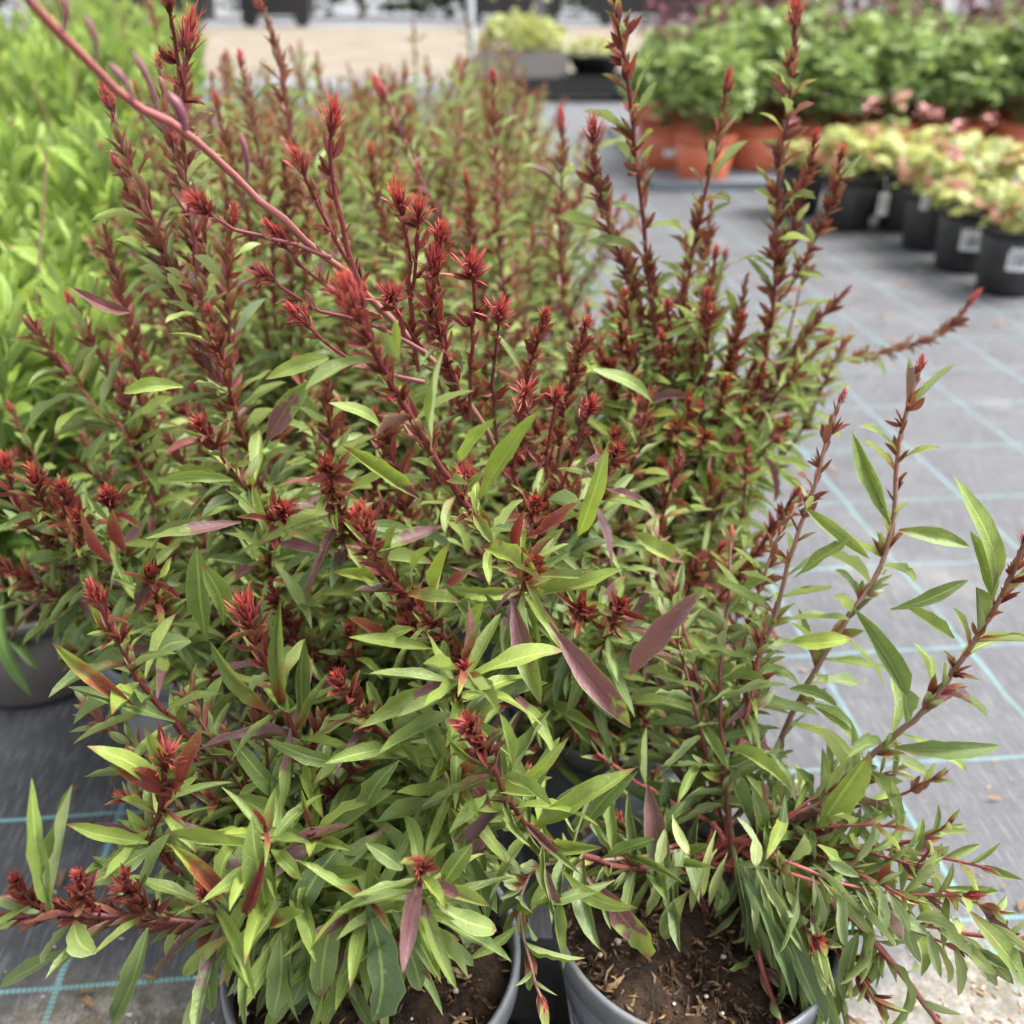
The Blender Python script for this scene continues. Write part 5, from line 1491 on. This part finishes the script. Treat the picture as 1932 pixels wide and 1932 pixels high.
def leafy_mound(name, label, group, mat, lob, n, R_, h0, h1, size, stems=10, flowers=0, flower_mat=None, age=(0.1, 0.9), redp=0.0):
    pl = Plant(name, 0, 0, 0, label, group)
    for i in range(stems):
        az = rng.uniform(0, 6.28); rr = R_ * rng.uniform(0.2, 0.9)
        tip = np.array((math.cos(az) * rr, math.sin(az) * rr, rng.uniform(h0, h1)))
        pl.stem([tip, tip * np.array((0.55, 0.55, 0.6)), np.array((0, 0, 0.0))], 0.0018, 0.001, M_STEM_GREEN, n=6)
    L = Leaves()
    for i in range(n):
        az = rng.uniform(0, 6.28); u = math.sqrt(rng.random())
        rr = R_ * u
        top = h1 * math.sqrt(max(0.05, 1 - (u * 0.85) ** 2))
        z = h0 + (top - h0) * (0.22 + 0.78 * rng.random() ** 0.55)
        d = np.array((math.cos(az), math.sin(az), 0.0))
        p = d * rr + (0, 0, z)
        s = size * rng.uniform(0.65, 1.25)
        D = unit(d * rng.uniform(0.3, 1.2) + rng.normal(0, 0.5, 3))
        N = unit(np.array((0, 0, 1.0)) + rng.normal(0, 0.45, 3) + d * 0.3)
        L.add(p, D, N, s, s, int(rng.choice(lob)), rng.uniform(0.5, 1.0) if rng.random() < redp else 0.0, 0, rng.uniform(*age) * (1.15 - z / h1 * 0.6))
    f = link('foliage', L.joined(np.arange(n), mat, 'foliage', LOB), pl.o)
    f['kind'] = 'stuff'
    for i in range(flowers):
        az = rng.uniform(0, 6.28); rr = R_ * rng.uniform(0.1, 0.9)
        tip = np.array((math.cos(az) * rr, math.sin(az) * rr, h1 * rng.uniform(1.0, 1.45)))
        so, C = pl.stem([tip, tip * np.array((0.7, 0.7, 0.65)), np.array((0, 0, 0.0))], 0.0016, 0.0009, M_STEM_RED, n=6)
        VV = Leaves()
        for q in range(12):
            a = q * 2.4
            D = np.array((math.cos(a), math.sin(a), rng.uniform(-0.6, 0.8)))
            VV.add(C[0] + rng.normal(0, 0.008, 3), D, np.array((0, 0, 1.0)), 0.030, 0.015, 14 + q % 6, 1, 0, 0)
        link('flower', VV.joined(np.arange(12), flower_mat, 'flower'), so)
    return pl.o


M_PETAL = simple("dusky_petal", (0.17, 0.045, 0.075), 0.6, 0.3, 120, 0.35)
M_CREAM = simple("cream_petal", (0.72, 0.68, 0.42), 0.6, 0.3, 120, 0.15)
M_PINK = simple("pink_petal", (0.55, 0.26, 0.26), 0.6, 0.3, 120, 0.2)

CG = "green mounds in terracotta pots"
col_protos = [leafy_mound('columbine', '', CG, M_FERN, (0, 1), 440, 0.175, 0.08, 0.44, 0.058, 26, 10, M_PETAL) for _ in range(3)]
TG = "terracotta plastic pots on the right"
tp_proto = None
firstc = [True] * 3
cnt = 0
spots = [(0.82, 4.42)]
spots += [(0.70, 4.78), (1.10, 4.74), (1.40, 4.74), (1.72, 4.80), (2.02, 4.78), (2.33, 4.80), (2.62, 4.78)]
for j, y in enumerate((5.08, 5.4, 5.75, 6.1)):
    for i in range(9):
        spots.append((0.84 + 0.28 * i + rng.uniform(-.03, .03), y + rng.uniform(-.03, .03)))
rown, prev, idx = 0, None, 0
for n_, (x, y) in enumerate(spots):
    if n_ == 0: rown, idx = 0, 0
    elif n_ < 8: rown, idx = 1, n_ - 1
    else: rown, idx = 2 + (n_ - 8) // 9, (n_ - 8) % 9
    k = cnt % 3
    c = col_protos[k] if firstc[k] else copy_tree(col_protos[k])
    firstc[k] = False
    c.location = (x, y, 0.18)
    c.rotation_euler = (0, 0, rng.uniform(0, 6.28))
    s = rng.uniform(0.85, 1.12)
    c.scale = (s, s, s * rng.uniform(0.78, 1.15))
    where = "alone at the front of the block, by the tray edge" if n_ == 0 else f"{ORD[rown]} row of the block, {ORD[idx]} from the left"
    c['label'] = f"green lobed-leaved mound in terracotta, {where}"
    p = tag(empty('terracotta_pot', (x, y, 0.012)), f"terracotta-coloured plastic pot, {where}", 'plant pot', TG)
    if tp_proto is None:
        pot_parts(p, 0.128, 0.185, M_POT_TERRA, rim_h=0.03, seed=60, n=40, taper=0.8)
        tp_proto = p
    else:
        for ch in tp_proto.children:
            d = ch.copy(); COL.objects.link(d); d.parent = p
    if n_ == 1:
        wrap_label(p, 0.128, 0.185, 0.8, R(-100), R(-72), 0.06, 0.135, name='white_label')
    cnt += 1
# tray under the terracotta pots
m = MB()
m.box((2.07, 5.3, 0.006), (2.96, 2.08, 0.010))
m.box((2.07, 4.262, 0.017), (2.96, 0.03, 0.030)); m.box((0.592, 5.30, 0.017), (0.03, 2.04, 0.030)); m.box((2.07, 6.34, 0.017), (2.96, 0.03, 0.030))
o = m.build('flood_tray', M_TRAY_GREY)
o.location = (0, 0, 0.002)
tag(o, "shallow blue-grey tray under the terracotta pots", 'tray')

# ------------------------------------------------------------------ golden plants in black pots
BG_ = "golden-leaved plants in black pots"
gold = [leafy_mound('golden_plant', '', BG_, M_GOLD, (2, 3), 58, 0.11, 0.015, 0.125, 0.05, 16, 1, M_PINK, (0.0, 1.2), 0.16) for _ in range(2)]
BP = "black nursery pots on the right"
bp_spots = [(1.365, 2.70, "nearest, cut by the right edge of the photo"), (1.345, 2.95, "second from the front, its white label facing us"), (1.34, 3.22, "third from the front"),
            (1.355, 3.50, "fourth from the front"), (1.17, 3.52, "at the left end with a hanging white tag"), (1.06, 3.76, "half hidden behind the left end pot"),
            (1.62, 2.98, "right of the second pot"), (1.60, 3.26, "right of the third pot"), (1.62, 3.54, "right of the fourth pot"), (1.32, 3.78, "behind the fourth pot"), (1.58, 3.82, "rearmost on the right"), (1.85, 3.3, "far right of the group")]
bp_proto = None
firstg = [True, True]
for i, (x, y, lab) in enumerate(bp_spots):
    k = i % 2
    c = gold[k] if firstg[k] else copy_tree(gold[k])
    firstg[k] = False
    c.location = (x, y, 0.155)
    c.rotation_euler = (0, 0, rng.uniform(0, 6.28))
    s = rng.uniform(0.78, 1.22)
    c.scale = (s, s, s * rng.uniform(0.8, 1.25))
    c['label'] = f"golden lobed-leaved plant, its black pot {lab}"
    p = tag(empty('black_pot', (x, y, 0)), f"black plastic pot, {lab}", 'plant pot', BP)
    if bp_proto is None:
        pot_parts(p, 0.092, 0.175, M_POT_BLACK, seed=70, n=36, taper=0.82)
        bp_proto = p
    else:
        for ch in bp_proto.children:
            if ch.name.startswith(('wall', 'rim', 'compost')):
                d = ch.copy(); COL.objects.link(d); d.parent = p
for i, (a0, a1, z0, z1) in {0: (-122, -84, .075, .150), 1: (-125, -72, .070, .135)}.items():
    p = [o for o in bpy.data.objects if o.name.startswith('black_pot') and o.parent is None][i]
    wrap_label(p, 0.092, 0.175, 0.82, R(a0), R(a1), z0, z1, bars=1, name='white_label', seed=i)


def hang_tag(x, y, z, rz, label, w_=0.038, h_=0.075):
    r = empty('hanging_tag', (x, y, z), rz)
    tag(r, label, 'plant tag')
    m = MB()
    m.box((0, 0, -h_ / 2), (w_, 0.0016, h_)); m.build('card', M_LABEL, r)
    m = MB(); m.tube([(0, 0, -0.004), (0.004, 0.006, 0.02), (0, 0.02, 0.05)], [0.0012] * 3, 5); m.build('loop', M_LABEL, r)
    m = MB()
    for q in range(3):
        m.box((0, -0.0013, -0.02 - q * 0.015), (w_ * 0.7, 0.0008, 0.004))
    m.build('print', M_PRINT, r)


hang_tag(1.255, 3.425, 0.135, R(12), "white hanging tag on the left end black pot")
hang_tag(1.275, 3.13, 0.185, R(-8), "small white tag hanging at the third black pot", 0.026, 0.05)

# ------------------------------------------------------------------ far yard
# planter boxes
box = tag(empty('planter_box', (0.08, 9.5, 0)), "weathered grey planter box beside the metal post", 'planter')
for nm, c, s in (('front_board', (0, -0.36, 0.16), (0.80, 0.03, 0.22)), ('back_board', (0, 0.36, 0.16), (0.80, 0.03, 0.22)), ('side_board', (-0.385, 0, 0.16), (0.03, 0.688, 0.22)), ('side_board', (0.385, 0, 0.16), (0.03, 0.688, 0.22)), ('base_board', (0, 0, 0.055), (0.738, 0.688, 0.02))):
    m = MB(); m.box(c, s); m.build(nm, M_BOXWOOD, box)
m = MB(); m.box((0, 0, 0.15), (0.736, 0.686, 0.15)); m.build('compost', M_COMPOST, box)
tub = tag(empty('black_tub', (0.72, 9.3, 0.10)), "wide black tub right of the weathered planter box", 'tub')
m = MB(); m.lathe([(0.02, 0.0), (0.17, 0.0), (0.245, 0.12), (0.26, 0.125), (0.262, 0.145), (0.25, 0.147), (0.235, 0.11), (0.1, 0.10)], 40); m.build('wall', M_POT_BLACK, tub, True)
m = MB(); m.lathe([(0.0, 0.118), (0.1, 0.122), (0.238, 0.115)], 32); m.build('compost', M_COMPOST, tub, True)
for i, (x, y, wd_, lab) in enumerate(((0.35, 8.7, 1.3, "low black tray in front of the planter box"), (0.75, 9.25, 0.7, "low black stand under the black tub"), (0.30, 8.05, 1.2, "nearest low black tray on the fabric before the planter box"))):
    m = MB()
    m.box((0, 0, 0.045), (wd_, 0.4, 0.014))
    for sx in (-1, 1):
        m.box((sx * wd_ * 0.42, 0, 0.019), (0.06, 0.36, 0.038))
    m.box((0, 0.208, 0.064), (wd_, 0.015, 0.05)); m.box((0, -0.208, 0.064), (wd_, 0.015, 0.05))
    o = m.build('plant_tray', M_POT_BLACK); o.location = (x, y, 0.001)
    if i == 1: o.location.z = 0.008
    tag(o, lab, 'tray', "low black trays")
lime = leafy_mound('lime_plant', "lime green plant with cream flowers filling the weathered planter box", None, M_GOLD, (0, 1), 420, 0.36, 0.0, 0.34, 0.07, 10, 10, M_CREAM, (0.2, 0.9))
lime.location = (0.08, 9.5, 0.22)
tubp = leafy_mound('low_plant', "low straggling pale plant in the black tub", None, M_GOLD, (0, 1), 150, 0.24, 0.0, 0.16, 0.06, 8, 3, M_PINK, (0.4, 1.0))
tubp.location = (0.72, 9.3, 0.22)
post = tag(empty('metal_post', (-0.225, 6.0, 0)), "thin grey metal post rising behind the red-tipped block", 'post')
m = MB(); m.lathe([(0.021, 0.0), (0.021, 2.35), (0.015, 2.36), (0.0, 2.36)], 16); m.build('pole', M_METAL, post, True)
m = MB(); m.lathe([(0.06, 0.0), (0.06, 0.008), (0.028, 0.012), (0.026, 0.05), (0.021, 0.052)], 16); m.build('foot', M_METAL, post, True)
for i, (x, y, wd_, lab) in enumerate(((0.32, 13.0, 0.16, "square grey post standing beyond the planter box"),)):
    m = MB(); m.box((0, 0, 1.2), (wd_, wd_, 2.4)); m.box((0, 0, 0.04), (wd_ * 1.5, wd_ * 1.5, 0.08)); o = m.build('grey_post', M_DARKGREY); o.location = (x, y, 0); tag(o, lab, 'post')

# dark wheeled containers and a windbreak beyond the track


def container(x, y, L, lab):
    r = tag(empty('black_container', (x, y, 0)), lab, 'container', "dark containers beyond the track")
    m = MB(); m.box((0, 0, 0.62), (L, 0.9, 0.8), 0, 0.93); m.build('body', M_POT_BLACK, r)
    m = MB(); m.box((0, 0, 1.05), (L * 1.04, 0.96, 0.06)); m.build('lid', M_POT_BLACK, r)
    for sx in (-1, 1):
        m = MB()
        n = 20
        V, F = [], []
        for k in range(n):
            a = 2 * math.pi * k / n
            for yy in (-0.08, 0.08):
                V.append((0.18 * math.cos(a), yy, 0.18 * math.sin(a)))
        for k in range(n):
            j = (k + 1) % n
            F.append((2 * k, 2 * j, 2 * j + 1, 2 * k + 1))
        F.append(tuple(range(0, 2 * n, 2))[::-1]); F.append(tuple(range(1, 2 * n, 2)))
        m.add(V, F)
        o = m.build('wheel', M_POT_BLACK, r); o.location = (sx * L * 0.36, -0.36, 0.185)


container(-7.2, 22.5, 2.2, "left dark container beyond the track, behind the green clumps")
container(-5.2, 24.6, 1.6, "smaller dark container behind the left one")
container(3.2, 25.2, 3.0, "long dark container beyond the planter box")
container(0.0, 25.6, 2.4, "dark container seen just right of the metal post")
# rough mound at right
rr_ = np.random.default_rng(9)
V, F = [], []
n1, n2 = 40, 16
for j in range(n2 + 1):
    for i in range(n1):
        a = 2 * math.pi * i / n1
        q = 1 - j / n2
        b = 1.0 * (1 - q * q) * (1 + 0.18 * math.sin(a * 3) + 0.1 * math.sin(a * 7 + j))
        V.append((3.6 * q * math.cos(a) * (1 + rr_.normal(0, 0.03)), 1.9 * q * math.sin(a), b + rr_.normal(0, 0.05) * (j > 0)))
for j in range(n2):
    for i in range(n1):
        k = (i + 1) % n1
        F.append((j * n1 + i, j * n1 + k, (j + 1) * n1 + k, (j + 1) * n1 + i))
o = link('spoil_heap', np_mesh('spoil_heap', np.array(V), F, simple("dark_spoil", (0.12, 0.105, 0.085), 0.9, 0.2, 6, 0.5), False))
o.location = (12.5, 22.5, -0.05)
tag(o, "low dark heap of spoil beyond the sandy track at the upper right", 'heap')

M_HEDGE = leaf_material("hedge_leaf", (0.045, 0.075, 0.03), (0.022, 0.038, 0.018), (0.05, 0.03, 0.02), (0.05, 0.03, 0.03), (0.06, 0.09, 0.05), spots=0.0, transl=0.15)
for i in range(11):
    pl = Plant('conifer_shrub', -22 + 4.4 * i + rng.uniform(-.4, .4), 31 + rng.uniform(-.8, .8), 0.0, f"{ORD[i]} dark evergreen from the left in the windbreak beyond the track", "dark evergreens beyond the track", 'shrub')
    tr, C = pl.stem([pl.b + (0.05, 0, 2.4), pl.b + (0, 0.03, 1.2), pl.b], 0.10, 0.03, M_STEM_TAN, 'trunk', 8)
    for q in range(900):
        u = rng.random() ** 0.8
        z = 0.1 + 2.9 * u
        a = rng.uniform(0, 6.28)
        rad = (2.5 * (1 - u) ** 0.6 + 0.15) * math.sqrt(rng.uniform(0.25, 1)) * (1 + 0.15 * math.sin(3 * a + i))
        D = np.array((math.cos(a), math.sin(a), rng.uniform(-0.3, 0.7)))
        pl.L.add(np.array((math.cos(a) * rad, math.sin(a) * rad * 0.7, z)), D, np.array((0, 0, 1.0)) + rng.normal(0, 0.4, 3), rng.uniform(0.35, 0.6), rng.uniform(0.18, 0.3), rng.integers(20, 23), 0, 0, rng.random())
    pl.finish(M_HEDGE, 0)

# ------------------------------------------------------------------ debris on the fabric
rd = np.random.default_rng(21)


def chips(n, cx, cy, sx, sy, lo, hi, name, mat, lab):
    mb = MB()
    for i in range(n):
        x, y = cx + rd.normal(0, sx), cy + rd.normal(0, sy)
        ln = rd.uniform(lo, hi); wd_ = ln * rd.uniform(0.2, 0.6); th = rd.uniform(0, 6.28)
        hgt = wd_ * rd.uniform(0.2, 0.5)
        c, s = math.cos(th), math.sin(th)
        base = [(-.5, -.5), (.45, -.35), (.55, .4), (-.4, .5)]
        V = []
        for z, sh in ((0.0006, 1.0), (hgt + 0.0006, rd.uniform(0.6, 0.95))):
            for bx, by in base:
                bx = bx * ln * sh * rd.uniform(.85, 1.1); by = by * wd_ * sh
                V.append((x + bx * c - by * s, y + bx * s + by * c, z + (bx / ln) * hgt * 0.6 * rd.uniform(-.2, 1)))
        mb.add(V, [(0, 3, 2, 1), (4, 5, 6, 7), (0, 1, 5, 4), (1, 2, 6, 5), (2, 3, 7, 6), (3, 0, 4, 7)])
    o = mb.build(name, mat)
    tag(o, kind='stuff')
    o['label'] = lab


chips(230, 0.40, 0.47, 0.055, 0.05, 0.0015, 0.009, 'wood_chips', M_CHIP, "wood chips scattered on the fabric beside the near right pot")
chips(230, 0.36, 0.9, 0.30, 0.40, 0.002, 0.010, 'debris', M_CHIP, "fine plant debris scattered over the grey fabric walkway")
chips(110, -0.30, 0.52, 0.07, 0.12, 0.0015, 0.006, 'debris', M_STONE, "pale specks of grit on the fabric at the left")
chips(120, 0.85, 2.5, 0.40, 0.55, 0.006, 0.022, 'debris', M_CHIP, "brown litter on the fabric in front of the black pots")
chips(60, 0.40, 0.45, 0.06, 0.04, 0.002, 0.006, 'gravel', M_STONE, "small gravel among the wood chips beside the near right pot")

dead = Leaves()
for i in range(70):
    x, y = (rd.normal(0.45, 0.22), rd.normal(1.1, 0.5)) if i < 45 else (rd.normal(-0.33, 0.08), rd.normal(0.55, 0.12))
    a = rd.uniform(0, 6.28)
    L = rd.uniform(0.008, 0.028)
    dead.add(np.array((x, y, 0.003 + L * 0.12)), np.array((math.cos(a), math.sin(a), rd.uniform(-0.05, 0.15))), np.array((0, 0, 1.0)) + rd.normal(0, 0.3, 3), L, L * rd.uniform(0.2, 0.4), int(rd.integers(0, 14)), 0, 0, rd.random())
o = link('fallen_leaves', dead.joined(np.arange(70), M_DEAD, 'fallen_leaves'))
tag(o, "small dry brown leaves fallen on the grey fabric", kind='stuff')
